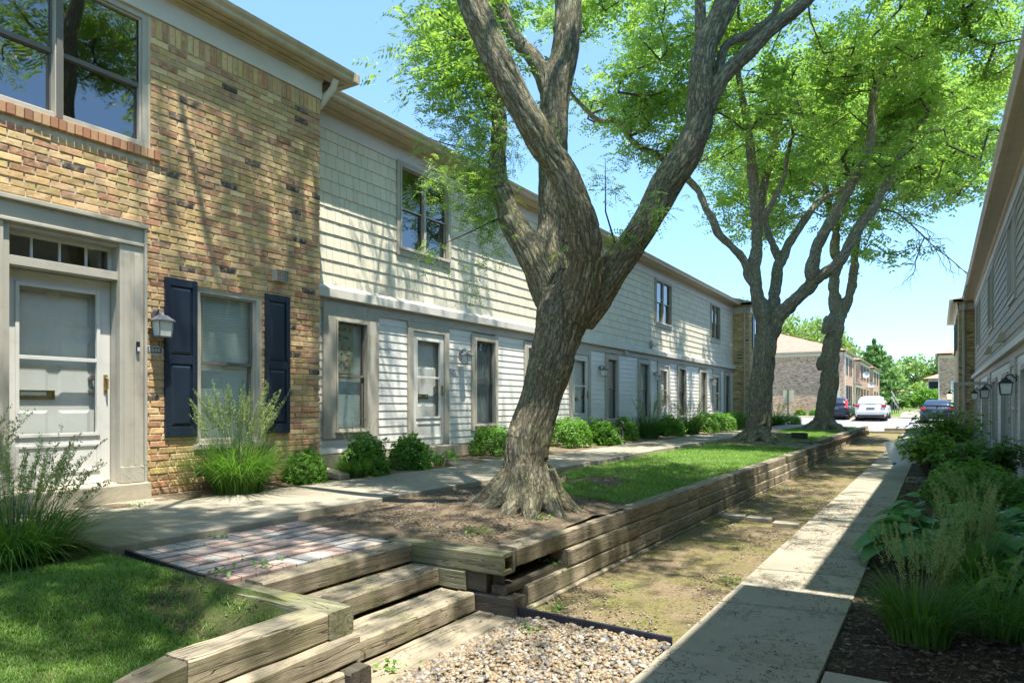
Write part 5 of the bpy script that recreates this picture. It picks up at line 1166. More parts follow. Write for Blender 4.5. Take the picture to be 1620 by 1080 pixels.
grass_plant('bright green grass tuft between the second and third tree trunks', (-6.6, 34.6, .46), .95, .9, 420, 30, 7, ph=1.5, w=.022, lean=.6, pl_lean=.35)
bush('box', 5, (-6.1, 35.8, .45), .9, .9, .62, 'low round bush beside the bright grass tuft at the car park', GL, rz=2)
# broad-leaved plant at the door and the hostas
def big_leaf(mb, base, az, L_, W_, arch, rnd, pet=.25):
    d = Vector((math.cos(az), math.sin(az), 0)); s = Vector((-d.y, d.x, 0)); b = Vector(base); n0 = len(mb.v); up = Vector((0, 0, 1))
    tip0 = b+d*pet*.55+up*pet; mb.tube([b, b+d*pet*.2+up*pet*.7, tip0], [.006, .005, .004], 5, cap=False); n0 = len(mb.v); NU, NV = 8, 6; roll = rnd.uniform(-.25, .25)
    for i in range(NU+1):
        t = i/NU; c = tip0+d*L_*t*(1-.12*arch*t)+up*(L_*(.32*t-arch*.75*t*t)); w_ = W_/2*(math.sin(math.pi*min(1, (t*.93+.04))**.8)**.75 if t < 1 else 0)
        for j in range(NV+1):
            v = (j/NV-.5)*2; cup = .22*w_*v*v+.012*math.cos(v*11)*(1-t)*.5; p = c+s*v*w_+up*(cup+v*roll*w_)+up*rnd.uniform(-.002, .002); mb.v.append(tuple(p))
    for i in range(NU):
        for j in range(NV): a = n0+i*(NV+1)+j; mb.f.append((a, a+NV+1, a+NV+2, a+1))
def leafy(name, label, loc, n, L_, W_, pet, seed, mat, r=.12, cat='plant', arch=(.5, 1.1), group=None):
    rnd = random.Random(seed); t = thing(name, label, cat, loc, group); mb = MB()
    for i in range(n):
        az = i*2.399+rnd.uniform(-.2, .2); k = (i/n); s = .65+.45*k; big_leaf(mb, (math.cos(az)*r*k, math.sin(az)*r*k, 0), az, L_*s*rnd.uniform(.85, 1.1), W_*s, rnd.uniform(*arch), rnd, pet*(1.15-.65*k)*rnd.uniform(.85, 1.15))
    o = mb.build('leaves', mat, None, fix=False, smooth=True); o.parent = t; return t
leafy('leafy_plant', 'small broad-leaved plant on the soil by the first white storm door', (-6.45, 8.25, .57), 26, .15, .12, .22, 1, 'boxleaf', r=.14)
leafy('hosta', 'large hosta spilling over the sidewalk edge, left of the tall grass plumes', (-.02, 7.35, .03), 60, .34, .24, .36, 2, 'hosta', r=.30)
leafy('hosta', 'very large dark hosta deeper in the shaded bed, right of the tall grass plumes', (.62, 7.0, .03), 58, .40, .27, .42, 3, 'hosta', r=.34)
leafy('hosta', 'single tall pale hosta behind the plumes in the bed', (.05, 8.15, .05), 22, .36, .24, .46, 4, 'hosta', r=.16)
grass_plant('ornamental grass with frothy plumes at the front of the garden bed', (-.1, 4.95, .03), .52, .5, 650, 52, 11, ph=1.42, lean=.75, pl_lean=.22)
grass_plant('tall grass plumes rising between the two big hostas', (.18, 6.35, .03), .62, .45, 520, 52, 12, ph=1.32, lean=.6, pl_lean=.16)
grass_plant('wispy grass in front of the two clipped shrubs in the garden bed', (.35, 9.3, .03), .6, .5, 420, 34, 13, ph=1.3, lean=.6, pl_lean=.35)
grass_plant('dark low grass at the right of the front plumes', (.32, 5.35, .03), .5, .5, 520, 20, 14, ph=1.3, lean=.9, pl_lean=.4)
bush('box', 2, (.42, 12.3, .03), 1.15, 1.3, .66, 'clipped shrub nearer the sidewalk in front of the tall leafy bush', 'clipped shrubs in the garden bed', 'boxleaf', .4)
bush('box', 4, (.78, 10.6, .03), .95, 1.1, .62, 'clipped shrub against the right wall, nearer the viewer', 'clipped shrubs in the garden bed', 'darkleaf', 1.4)
bush('loose', 3, (.75, 4.75, .02), .5, .5, .3, 'low weedy plant at the bottom right corner', None, 'darkleaf', .2, 'leafy_plant', 'plant')
leafy('hosta', 'dark hosta at the right edge of the bed, beside the wall', (1.0, 8.3, .03), 40, .36, .24, .36, 5, 'hosta', r=.26)
leafy('leafy_plant', 'low broad-leaved plant in the shade behind the front plumes', (.62, 5.9, .03), 44, .22, .15, .26, 6, 'boxleaf', r=.24)
leafy('leafy_plant', 'small broad-leaved plant in the front right corner of the bed', (.95, 5.2, .03), 34, .17, .12, .2, 7, 'darkleaf', r=.2)
def leafbush(label, loc, rx, ry, h, n, seed, mat='broadleaf', sz=.16):
    rng = np.random.default_rng(seed); t = thing('leafy_bush', label, 'bush', loc, 'tall leafy bushes beside the sidewalk'); st = MB(); Q = []; rnd = random.Random(seed)
    for s in range(n):
        a = rnd.uniform(0, 6.283); rr = math.sqrt(rnd.random()); tip = Vector((math.cos(a)*rr*rx, math.sin(a)*rr*ry, h*(.55+.45*math.sqrt(max(0, 1-rr*rr)))*rnd.uniform(.75, 1.05)))
        mid = Vector((tip.x*.45, tip.y*.45, tip.z*.6)); st.tube([(tip.x*.08, tip.y*.08, 0), mid, tip], [.009, .006, .003], 5, cap=False)
        for k in range(7):
            f = .45+.55*k/6; p = mid.lerp(tip, (f-.45)/.55); az = k*2.2+a; d = np.array([math.cos(az), math.sin(az), rnd.uniform(-.35, .15)]); d /= np.linalg.norm(d); s_ = np.cross(d, [0, 0, 1]); s_ /= np.linalg.norm(s_); u = np.cross(s_, d)
            L_ = sz*rnd.uniform(.7, 1.3); W_ = L_*.62; P = np.array(p)+d*.02
            Q.append([P, P+d*L_*.35+s_*W_*.5+u*.008, P+d*L_*.5-u*.012, P+d*L_*.35*.1]); Q[-1][3] = P
            Q[-1] = [P, P+d*L_*.38+s_*W_*.5+u*.012, P+d*L_-u*L_*.18, P+d*L_*.45]; Q.append([P, P+d*L_*.45, P+d*L_-u*L_*.18, P+d*L_*.38-s_*W_*.5+u*.012])
    o = finish('leaves', arr_mesh('leaves', np.array(Q), 4), mat, None); o.parent = t; s2 = st.build('stems', 'twig', None, fix=False); s2.parent = t
leafbush('tall leafy bush nearest the sidewalk, reaching over the white sign', (-.12, 15.8, .02), .62, .7, 1.02, 80, 1)
leafbush('tallest leafy bush in the middle of the bed, topping the far cars', (.14, 17.6, .02), .85, .8, 1.5, 110, 2)
leafbush('leafy bush close to the right wall in front of its doors', (.82, 14.6, .02), .55, .7, .95, 70, 3, 'darkleaf')
leafbush('lower leafy bush behind the clipped shrub in the middle of the bed', (.4, 14.2, .02), .55, .6, .85, 60, 4, 'darkleaf')
bush('loose', 6, (.25, 20.5, .02), 1.1, 1.2, 1.1, 'rounded bush farther along the shaded bed', None, 'darkleaf', .3)
bush('loose', 2, (.3, 24.5, .05), 1.1, 1.2, .9, 'farthest bush in the shaded bed before the brick wall', None, 'darkleaf', 1.3)
# things lying about
sg = thing('yard_sign', 'white plastic yard sign tilted against the leafy bush by the sidewalk', 'sign', (-.66, 16.3, .22))
m = MB(); m.add([(-.12, 0, .0), (.30, .06, .10), (.22, .12, .62), (-.30, .05, .50), (-.12, .012, .0), (.30, .072, .10), (.22, .132, .62), (-.30, .062, .50)], [(0, 1, 2, 3), (7, 6, 5, 4), (0, 4, 5, 1), (1, 5, 6, 2), (2, 6, 7, 3), (3, 7, 4, 0)]); o = m.build('panel', 'offwhite'); o.parent = sg
m = MB(); m.add([(-.13, -.004, .03), (-.06, .004, .045), (-.075, .01, .10), (-.145, .0, .085)], [(0, 1, 2, 3)]); o = m.build('corner_mark', simple('teal_ink', (.08, .25, .27), .6, .05, 5, 0)); o.parent = sg
cb = thing('cardboard_box', 'open brown cardboard box standing by the right wall', 'box', (1.08, 12.9, .03)); o = MB().box(-.15, .13, -.18, .18, 0, .19).build('carton', 'card', bevel=.004); o.parent = cb; o = MB().box(-.17, .15, -.2, .2, .19, .2).build('lid', 'offwhite', bevel=.002); o.parent = cb
tb = thing('planter_board', 'square tan board leaning on its corner among the bushes by the right wall', 'board', (.92, 15.4, 0)); m = MB(); m.add([(-.22, 0, .28), (0, 0, .08), (.24, 0, .24), (.05, .03, .46), (-.22, .02, .28), (0, .02, .08), (.24, .02, .24), (.05, .05, .46)], [(0, 1, 2, 3), (7, 6, 5, 4), (0, 4, 5, 1), (1, 5, 6, 2), (2, 6, 7, 3), (3, 7, 4, 0)]); o = m.build('board', 'tanboard'); o.parent = tb
o = MB().lathe((1.02, 10.9, .03), [(.05, 0), (.055, .02), (.05, .04), (.03, .055), (0.001, .06)], 14).build('cap_lid', simple('blue_plastic', (.10, .22, .45), .4, .05, 5, 0)); tag(o, 'small blue plastic lid on the mulch by the right wall', 'lid')
o = MB().add([(-6.72, 6.05, .60), (-6.36, 6.12, .56), (-6.36, 6.30, .56), (-6.72, 6.25, .60), (-6.72, 6.05, .70), (-6.36, 6.12, .63), (-6.36, 6.30, .63), (-6.72, 6.25, .70)], [(0, 3, 2, 1), (4, 5, 6, 7), (0, 1, 5, 4), (1, 2, 6, 5), (2, 3, 7, 6), (3, 0, 4, 7)]).build('splash_block', 'concrete_step', bevel=.012); tag(o, 'pale concrete splash block under the downspout between two shrubs', 'splash block')

# ------------------------------------------------------------------ ground cover that nobody could count
rng = np.random.default_rng(21)
def lawn(name, x0, x1, y0, y1, n, h, w, keep, label):
    P = rng.uniform((x0, y0), (x1, y1), (n, 2)); k = keep(P); P = P[k]; N = len(P); Z = zu(P[:, 0], P[:, 1])+np.array([.02*noise.fractal((x*2.6, y*2.6, 3.1), 1, 2, 4) for x, y in P])-.006
    b = np.stack([P[:, 0], P[:, 1], Z], -1); an = rng.uniform(0, 6.283, N); d = np.stack([np.cos(an), np.sin(an)], -1); cl = np.array([noise.noise((x*1.8, y*1.8, 7)) for x, y in P]); hh = h*rng.uniform(.45, 1.2, N)*(1+.5*cl)
    V, F, _ = strips(b, d, hh, rng.uniform(.2, 1.1, N), np.full(N, w), rng, seg=2, droop=.3); o = finish(name, idx_mesh(name, V, F), 'lawnblade', None); tag(o, label, 'grass', kind='stuff')
def nzm(P, f, s): return np.array([noise.fractal((x*f+s, y*f, 1.7), 1, 2, 3) for x, y in P])
def k1(P): return ((P[:, 1] < 2.47) & ((P[:, 0] < -2.87) | (P[:, 1] < .5)) & (nzm(P, 2.2, 3) > -.62) & ((np.hypot((P[:, 0]+3.62)/1.4, P[:, 1]-2.36) > .22) | (rng.random(len(P)) < .2)) & (np.hypot(P[:, 0]+5.0, P[:, 1]-2.1) > .35))
lawn('lawn', -6.2, -2.86, .3, 2.52, 150000, .042, .0045, k1, 'short green lawn left of the timber steps')
def k2(P): return ((P[:, 0] > -4.72-.15*nzm(P, 2, 1)-np.clip((P[:, 1]-9)*.05, 0, .22)) & (nzm(P, 1.1, 9) > .22*(8.6-P[:, 1])-.35) & (np.hypot(P[:, 0]+4.0, P[:, 1]-19) > 1.35) & (P[:, 1] < 18.6))
lawn('lawn', -5.0, -2.82, 6.8, 19.5, 95000, .055, .009, k2, 'green lawn strip between the first and second trees')
def k3(P): return (nzm(P, .9, 4) > -.45) & (np.hypot(P[:, 0]+3.9, P[:, 1]-30.2) > 1.1)
lawn('lawn', -5.0, -3.0, 20.6, 35.5, 60000, .07, .014, k3, 'green lawn strip around the third tree')
def scatter(name, P, size, mat, label, cat, flat=.6, sub=1):
    bm = bmesh.new(); bmesh.ops.create_icosphere(bm, subdivisions=sub, radius=1); bv = np.array([v.co[:] for v in bm.verts]); bf = np.array([[v.index for v in f.verts] for f in bm.faces]); bm.free()
    N = len(P); s = size*rng.uniform(.5, 1.5, N); ax = rng.uniform(.7, 1.25, (N, 3)); ax[:, 2] *= flat; V = bv[None]*(1+rng.normal(0, .05, (N, len(bv), 1)))*ax[:, None]; a = rng.uniform(0, 6.283, N); c, s_ = np.cos(a), np.sin(a)
    X = V[..., 0]*c[:, None]-V[..., 1]*s_[:, None]; Y = V[..., 0]*s_[:, None]+V[..., 1]*c[:, None]; tl = rng.normal(0, .3, N)[:, None]; Z = V[..., 2]+X*tl; V = np.stack([X, Y, Z], -1)*s[:, None, None]+P[:, None]
    F = (bf[None]+np.arange(N)[:, None, None]*len(bv)).reshape(-1, 3); o = finish(name, idx_mesh(name, V.reshape(-1, 3), F), mat, None, smooth=True); tag(o, label, cat, kind='stuff')
n = 12500; P = rng.uniform((-2.52, 2.0, 0), (-1.40, 4.12, 0), (n, 3)); P[:, 2] = .002+.03*rng.random(n)*smooth(-2.52, -2.3, P[:, 0]); scatter('gravel', P, .0155, 'pebble', 'tan and white river pebbles between the steps and the sidewalk', 'gravel', .62)
n = 4200; P = rng.uniform((-2.55, 4.2, 0), (-1.40, 14, 0), (n, 3)); keep = nzm(P[:, :2], .9, 2) > .0; P = P[keep]; P[:, 2] = .002; scatter('small_stones', P, .0095, 'pebble', 'small stones scattered over the mossy strip', 'stones', .5)
n = 3500; P = rng.uniform((-4.6, 4.3, 0), (-2.85, 8.2, 0), (n, 3)); P = P[nzm(P[:, :2], 1.2, 6) > -.1]; P[:, 2] = zu(P[:, 0], P[:, 1])+.004; scatter('soil_crumbs', P, .009, 'pebble', 'small stones and crumbs on the bare soil around the near tree', 'stones', .5)
def chips(name, x0, x1, y0, y1, n, zf, ln, mat, label, seg=1, w=.006, curl=.0, keep=None):
    P = rng.uniform((x0, y0), (x1, y1), (n, 2))
    if keep is not None: P = P[keep(P)]
    N = len(P); z = zf(P[:, 0], P[:, 1]); p = np.stack([P[:, 0], P[:, 1], z], -1); a = rng.uniform(0, 6.283, N); V = []; 
    L_ = ln*rng.uniform(.4, 1.4, N); da = rng.normal(0, curl, N)
    for k in range(seg+1):
        d = np.stack([np.cos(a), np.sin(a), rng.normal(0, .12, N)], -1); pr = np.stack([-np.sin(a), np.cos(a), rng.normal(0, .5, N)], -1)*w*rng.uniform(.5, 1.2, N)[:, None]; V += [p-pr, p+pr]; p = p+d*(L_/seg)[:, None]; a = a+da+rng.normal(0, curl*.6, N)
    V = np.stack(V, 1).reshape(-1, 3); o = np.arange(N)[:, None]*(2*(seg+1)); F = np.concatenate([o+np.array([2*k, 2*k+1, 2*k+3, 2*k+2])[None] for k in range(seg)], 0)
    q = finish(name, idx_mesh(name, V, F), mat, None); tag(q, label, 'litter', kind='stuff')
def clumpy(P): return nzm(P, 2.6, 5) > -.02+.25*rng.random(len(P))-.2
chips('fallen_catkins', -1.38, -.56, 1.9, 12.5, 6500, lambda x, y: .037+0*x, .045, 'litter', 'dry curled catkins and twigs littering the sidewalk', 4, .0019, .7, clumpy)
chips('bark_mulch', -.52, 1.25, 4.2, 16, 16000, lambda x, y: .035+0*x+.02*smooth(-.5, 0, x), .035, 'chips', 'shredded bark mulch in the shaded garden bed', 1, .006)
chips('dry_leaves', -2.55, -1.42, 4.3, 20, 5200, lambda x, y: .006+0*x, .03, 'litter', 'dry leaf bits and twigs on the mossy strip', 2, .003, .4)
chips('dry_leaves', -4.8, -2.85, 4.3, 9, 5000, lambda x, y: zu(x, y)+.012, .03, 'chips', 'leaf and bark litter on the soil around the near tree', 2, .0035, .4)
chips('dry_leaves', -3.58, -2.62, 2.7, 4.03, 520, lambda x, y: np.where(x < -3.42, .448, np.where(x < -3.10, .295, np.where(x < -2.77, .152, .014))), .02, 'litter', 'leaf litter caught on the timber treads', 2, .002, .5)
chips('dry_leaves', -7.2, -4.8, 4.0, 14, 3200, lambda x, y: np.where((x > -6.27), .577+.0075*(-x-5), zu(x, y)+.012), .025, 'litter', 'leaf litter on the upper walk and the soil along the houses', 2, .002, .5, lambda P: nzm(P, 1.5, 8) > .0)
chips('dry_leaves', -4.3, -2.9, 1.6, 2.5, 1500, lambda x, y: zu(x, y)+.014, .025, 'litter', 'leaf bits on the worn lawn edge beside the timber rail', 2, .003, .5, lambda P: np.hypot((P[:, 0]+3.62)/1.4, P[:, 1]-2.36) < .33)
# weeds in cracks
W_ = []
for (x, y, z) in [(-5.9, 2.6, .57), (-5.7, 2.75, .57), (-6.2, 3.5, .57), (-5.5, 2.55, .57), (-4.62, 3.2, .48), (-3.72, 2.62, .46), (-3.7, 2.9, .46), (-2.5, 4.25, .0), (-2.35, 4.4, .0), (-2.62, 2.9, .01), (-2.3, 3.9, .02), (-2.68, 4.85, .2), (-3.1, 4.5, .47), (-2.95, 5.2, .5), (-2.2, 5.2, .0), (-1.5, 5.9, 0), (-1.55, 10.5, 0), (-3.9, 2.35, .3), (-3.5, 2.3, .2), (-4.2, 18.1, .55), (-3.5, 18.3, .52), (-3.3, 18.9, .5), (-3.4, 19.6, .5), (-3.7, 18.0, .52)]:
    k = 26; P = np.array([x, y, z])+rng.normal(0, 1, (k, 3))*np.array([.05, .05, .012])+np.array([0, 0, .03]); big = 1.8 if y > 17 else 1; W_.append(leaf_quads(P*1.0+rng.normal(0, .05*(big-1), (k, 3)), unit(rng.normal(0, .5, (k, 3))+np.array([0, 0, 1])), .034*big, rng, .6))
o = finish('weeds', arr_mesh('weeds', np.concatenate(W_, 0), 4), 'boxleaf'); tag(o, 'small green weeds in cracks and along edges', 'weeds', kind='stuff')

# ------------------------------------------------------------------ far houses
fa = brick_end('big pinkish brick end wall with a faded red hip roof beyond the car park', -6.3, 1, 59.7, 67.2, [(60.9, 61.7), (62.6, 63.4), (64.4, 65.2)], [(61.2, 62.0), (64.3, 65.1)], 1.15, 'pinkbrick', 'pinkroof', back=14)
downspout(fa, -6.25, 59.75, 5.8, .9, 1, 'trim2', dx=.1); downspout(fa, -6.25, 67.3, 5.8, .9, 1, 'trim2', dx=.2)
fl_ = MB(); fl_.box(-14, -7.4, 59.66, 59.69, 5.25, 5.42); o = fl_.build('soldier_course', 'soldier', fa)
dm = MB(); dm.box(-7.45, -6.55, 59.62, 59.69, .95, 3.2); dm.build('side_door', 'white', fa)
pc = thing('porch', 'low entrance porch with a dark roof and pale columns between two far brick blocks', 'porch', (-7, 70, .9))
MB().box(-14, -7.4, 67.4, 72.9, .5, 5.3).build('wall', 'pinkbrick', pc); MB().add([(-7.4, 67.4, 4.1), (-6.1, 67.4, 3.5), (-6.1, 72.9, 3.5), (-7.4, 72.9, 4.1), (-7.4, 67.4, 3.98), (-6.1, 67.4, 3.38), (-6.1, 72.9, 3.38), (-7.4, 72.9, 3.98)], [(0, 1, 2, 3), (7, 6, 5, 4), (0, 4, 5, 1), (1, 5, 6, 2), (2, 6, 7, 3), (3, 7, 4, 0)]).build('roof', 'roofing', pc)
for y in (67.8, 70.2, 72.6): MB().box(-6.35, -6.2, y-.08, y+.08, .8, 3.4).build('column', 'trim', pc)
MB().box(-6.4, -6.12, 67.45, 72.85, 3.12, 3.37).build('beam', 'trim', pc)
fb = brick_end('second far brick block with shuttered windows beyond the porch', -6.3, 1, 73, 84, [(74.5, 75.4), (77.5, 78.4), (81, 82)], [(74.5, 75.4), (77.5, 78.4), (81, 82)], 1.15, 'pinkbrick', 'pinkroof', back=12)
fc = brick_end('third far brick block at the end of the left side near the pine', -6.3, 1, 89, 99, [(91, 92), (95, 96)], [(91, 92), (95, 96)], 1.15, 'pinkbrick', 'pinkroof', back=12)
for y, z, lb in [(73.1, 4.4, 'white satellite dish on a bracket at the corner of the second far block'), (78.8, 3.6, 'smaller white satellite dish lower on the second far block')]:
    t = thing('satellite_dish', lb, 'satellite dish', (-6.1, y, z)); m = MB(); n_ = 14; m.v = [(.25, -.12, 0)]+[(.05+.38*0+.1*math.cos(2*math.pi*k/n_)+.1, -.3+.42*math.cos(2*math.pi*k/n_)*.35, .42*math.sin(2*math.pi*k/n_)) for k in range(n_)]
    m.v = [(.35, .0, .0)]+[(.35+.30*math.cos(2*math.pi*k/n_), -.12+.05*math.sin(2*math.pi*k/n_), .30*math.sin(2*math.pi*k/n_)) for k in range(n_)]; m.f = [(0, k+1, (k+1) % n_+1) for k in range(n_)]
    o = m.build('dish', 'offwhite', smooth=True); o.parent = t; o = MB().tube([(-.2, .1, -.4), (.3, .05, -.3), (.35, .02, 0)], .03, 6).build('arm', 'lampgrey'); o.parent = t
fr_ = brick_end('brick house beyond the cars on the right with a white door in its end wall', .15, -1, 68, 82, [(72, 73)], [(72, 73)], 1.1, 'pinkbrick', 'pinkroof', back=9)
m = MB(); m.box(.95, 2.2, 67.9, 67.99, .95, 3.55); m.build('end_door', 'white', fr_); MB().box(1.15, 2.0, 67.86, 67.91, 2.95, 3.45).build('transom', 'interior', fr_); MB().box(1.3, 1.85, 67.86, 67.91, 1.7, 2.8).build('door_glass', 'carglass', fr_)
downspout(fr_, .05, 67.9, 5.8, .9, 1, 'trim2', dx=.1)
bh = thing('balcony_house', 'small distant house with a dark balcony under a faded red roof', 'house', (0, 104, .9)); MB().box(-1.0, 6, 102, 110, .5, 4.9).build('wall', 'trim2', bh); MB().add([(-1.6, 101.4, 4.9), (6.6, 101.4, 4.9), (6.6, 110.6, 4.9), (-1.6, 110.6, 4.9), (2.5, 105, 6.4), (2.5, 107, 6.4)], [(0, 1, 4), (1, 2, 5, 4), (2, 3, 5), (3, 0, 4, 5), (3, 2, 1, 0)]).build('roof', 'pinkroof', bh)
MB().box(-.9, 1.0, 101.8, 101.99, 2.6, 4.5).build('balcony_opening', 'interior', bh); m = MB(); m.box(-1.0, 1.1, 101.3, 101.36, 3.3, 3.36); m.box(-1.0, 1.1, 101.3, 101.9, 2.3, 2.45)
for k in range(12): m.box(-1.0+k*.18, -.97+k*.18, 101.31, 101.35, 2.45, 3.3)
m.build('balcony', 'black', bh)
wn_ = thing('low_brick_house', 'low distant brick house half hidden behind the pine', 'house', (-9, 120, .9)); MB().box(-16, -4.4, 118, 126, .5, 3.6).build('wall', 'pinkbrick', wn_); MB().add([(-16.5, 117.5, 3.6), (-4, 117.5, 3.6), (-4, 126.5, 3.6), (-16.5, 126.5, 3.6), (-12, 122, 5.4), (-8, 122, 5.4)], [(0, 1, 5, 4), (1, 2, 5), (2, 3, 4, 5), (3, 0, 4), (3, 2, 1, 0)]).build('roof', 'pinkroof', wn_)
MB().box(-6.5, -5.6, 117.9, 117.99, 1.3, 2.6).build('window', 'white', wn_)
# sign post, hand rail
sp_ = thing('sign_post', 'tan sign board on a dark green post before the big brick end wall', 'sign', (-10, 57.4, .7)); MB().box(-10.4, -9.6, 57.4, 57.44, 1.75, 2.7).build('board', 'tanboard', sp_); MB().box(-10.07, -9.97, 57.3, 57.39, .6, 2.72).build('post', 'green_metal', sp_)
hr_ = thing('hand_rail', 'pale sloping hand rail on posts beyond the white car', 'railing', (-3, 62, .9)); 
for k, y in enumerate((60.5, 64, 67.5, 71)): MB().box(-3.02, -2.96, y-.03, y+.03, .8, 2.5-k*.28).build('post', 'lampgrey', hr_)
for dz in (0, -.45): MB().tube([(-3.0, 60.2, 2.55+dz), (-3.0, 71.3, 1.65+dz)], .05, 6).build('rail', 'offwhite', hr_)
# flower bed tufts
for i, (x, lb, s) in enumerate([(-9.3, 'yellow daylilies left of the sign post by the far brick wall', .9), (-7.1, 'yellow daylilies right of the sign post by the far brick wall', 1.1), (-8.3, 'plain green tuft between the yellow daylilies', .8), (-4.9, 'yellow flowering tuft between the dark car and the white car', 1.2)]):
    t = bush('loose', 1+i, (x, 58.6, .72), s, .8, .6*s, lb, 'flower tufts by the far brick wall', 'boxleaf', i, 'daylily', 'flowers')
    if i != 2:
        m = MB(); rnd = random.Random(i)
        for _ in range(12): a, b = rnd.uniform(-.45, .45), rnd.uniform(-.45, 0); z = rnd.uniform(.6, 1.0); m.box(a-.05, a+.05, b-.05, b+.05, z, z+.12)
        o = m.build('blossoms', 'flower_y'); o.parent = t

# ------------------------------------------------------------------ far trees
def far_tree(label, x, y, zg, h, r, seed, mat='farleaf', leaf=.5, n=7000, name='tree', cone=False, z0=.25, group=None, cat='tree', air=.0):
    rng = np.random.default_rng(seed); t = thing(name, label, cat, (x, y, zg), group); m = MB(); rnd = random.Random(seed)
    m.tube([(0, 0, 0), (.1, 0, h*.35), (0, .1, h*.9)], [r*.07, r*.05, r*.012], 8)
    for k in range(9): a = rnd.uniform(0, 6.28); z = h*rnd.uniform(.25, .7); l = r*rnd.uniform(.4, .8)*(1 if not cone else (1-z/h)*1.2); m.tube([(0, 0, z), (l*.5*math.cos(a), l*.5*math.sin(a), z+l*.3), (l*math.cos(a), l*math.sin(a), z+l*(.5 if not cone else .05))], [r*.03, r*.02, r*.006], 5)
    o = m.build('trunk', 'twig'); o.parent = t; Q = []
    if cone:
        nl = 11
        for i in range(nl):
            f = i/(nl-1); z = h*(z0+(1-z0)*f); rr = r*(1-f)**.75+.15; k = int(n/nl*(rr/r+.15)); a = rng.uniform(0, 6.28, k); q = rr*np.sqrt(rng.random(k)); lob = 1+.25*np.sin(a*5+i*2.1)
            Q.append(np.stack([np.cos(a)*q*lob, np.sin(a)*q*lob, z-q*.12+rng.normal(0, .18, k)], -1))
    else:
        nb = 34
        for i in range(nb):
            v = rng.normal(0, 1, 3); v /= np.linalg.norm(v); v[2] = v[2]*.9; c = np.array([v[0]*r*.68, v[1]*r*.68, h*(z0+(1-z0)/2)+v[2]*h*(1-z0)/2*.72]); s = r*rng.uniform(.22, .42); k = n//nb
            u = unit(rng.normal(0, 1, (k, 3)))*(rng.random(k)**.5)[:, None]; Q.append(c+u*s*np.array([1, 1, .7]))
    P = np.concatenate(Q, 0); q = leaf_quads(P, unit(rng.normal(0, 1, (len(P), 3))+np.array([0, 0, .5])), leaf, rng, .7); o = finish('crown', arr_mesh('crown', q, 4), mat); o.parent = t
far_tree('broad tree rising behind the faded red hip roof, left of the third trunk', -19, 84, .9, 13.5, 6.5, 1, leaf=.42, n=8000, z0=.3)
far_tree('open crowned tree showing above the roof right of the third trunk', -13.5, 98, .9, 12.8, 5.5, 2, leaf=.42, n=6500)
far_tree('dense tree behind the second far brick block', -15.5, 118, .9, 12.0, 5.5, 3, leaf=.5, n=8000)
far_tree('dark green layered pine at the end of the far brick blocks', -7.6, 109, .9, 9.6, 4.3, 4, 'pineleaf', leaf=.5, n=9000, name='pine_tree', cone=True, z0=.2)
for i, (x, y, h, r, lb) in enumerate([(-10.5, 150, 11, 6, 'pale rounded tree just right of the pine'), (-4, 170, 12, 7, 'pale tree above the end of the far path'), (4, 165, 12.5, 7, 'pale tree behind the small balcony house'), (-16, 175, 13, 7, 'hazy tree far behind the pine'), (-2.2, 128, 4.2, 3.2, 'low round tree beside the end of the far path'), (12, 180, 14, 8, 'hazy tree behind the brick house with the end door'), (-26, 190, 15, 9, 'large hazy tree far behind the brick blocks')]):
    far_tree(lb, x, y, .9, h, r, 10+i, leaf=.6, n=5500, z0=.12, group='trees at the far end of the path')
far_tree('clipped dark hedge bush at the left of the far path', -5.0, 112, .9, 2.2, 1.8, 30, 'boxleaf', .3, 2500, 'hedge_bush', z0=.05, cat='bush')
far_tree('hedge bush beside the balcony house', -.6, 97, .9, 2.8, 2.2, 31, 'boxleaf', .3, 3000, 'hedge_bush', z0=.05, cat='bush')
tg = MB()
for i, (x, y, s) in enumerate([(-40, 220, 1), (-15, 230, 1), (10, 225, 1), (40, 230, 1)]): pass
P = rng.uniform((-130, 205, .5), (130, 235, 13), (26000, 3)); hh = np.array([9+4*noise.noise((x*.06, 2.2, 1))+2.5*noise.noise((x*.25, 5, 1)) for x in P[:, 0]]); P = P[P[:, 2] < hh]; q = leaf_quads(P, unit(rng.normal(0, 1, (len(P), 3))+np.array([0, -.3, .4])), 1.5, rng, .8)
o = finish('distant_wood', arr_mesh('distant_wood', q, 4), 'farleaf'); tag(o, 'distant green woodland closing the end of the view', 'woodland', kind='stuff')

# ------------------------------------------------------------------ cars
def outline(y0, y1, hw, r, n=6):
    pts = []; 
    for cx, cy, a0 in ((hw-r, y1-r, 0), (-(hw-r), y1-r, 90), (-(hw-r), y0+r, 180), (hw-r, y0+r, 270)):
        for k in range(n+1): a = R(a0+90*k/n); pts.append((cx+r*math.cos(a), cy+r*math.sin(a)))
    return pts
def stack(levels, r=.28):
    m = MB(); n = None
    for (z, y0, y1, hw) in levels:
        p = outline(y0, y1, hw, min(r, hw*.6)); n = len(p); m.v += [(x, y, z) for x, y in p]
    for i in range(len(levels)-1):
        for k in range(n): k2 = (k+1) % n; m.f.append((i*n+k, i*n+k2, (i+1)*n+k2, (i+1)*n+k))
    m.f.append(tuple(range(n-1, -1, -1))); m.f.append(tuple((len(levels)-1)*n+k for k in range(n))); return m
def carpaint(name, c):
    m, nt, b = newmat(name); b.inputs['Base Color'].default_value = c+(1,); b.inputs['Roughness'].default_value = .28; b.inputs['Coat Weight'].default_value = .6; b.inputs['Coat Roughness'].default_value = .05; return m
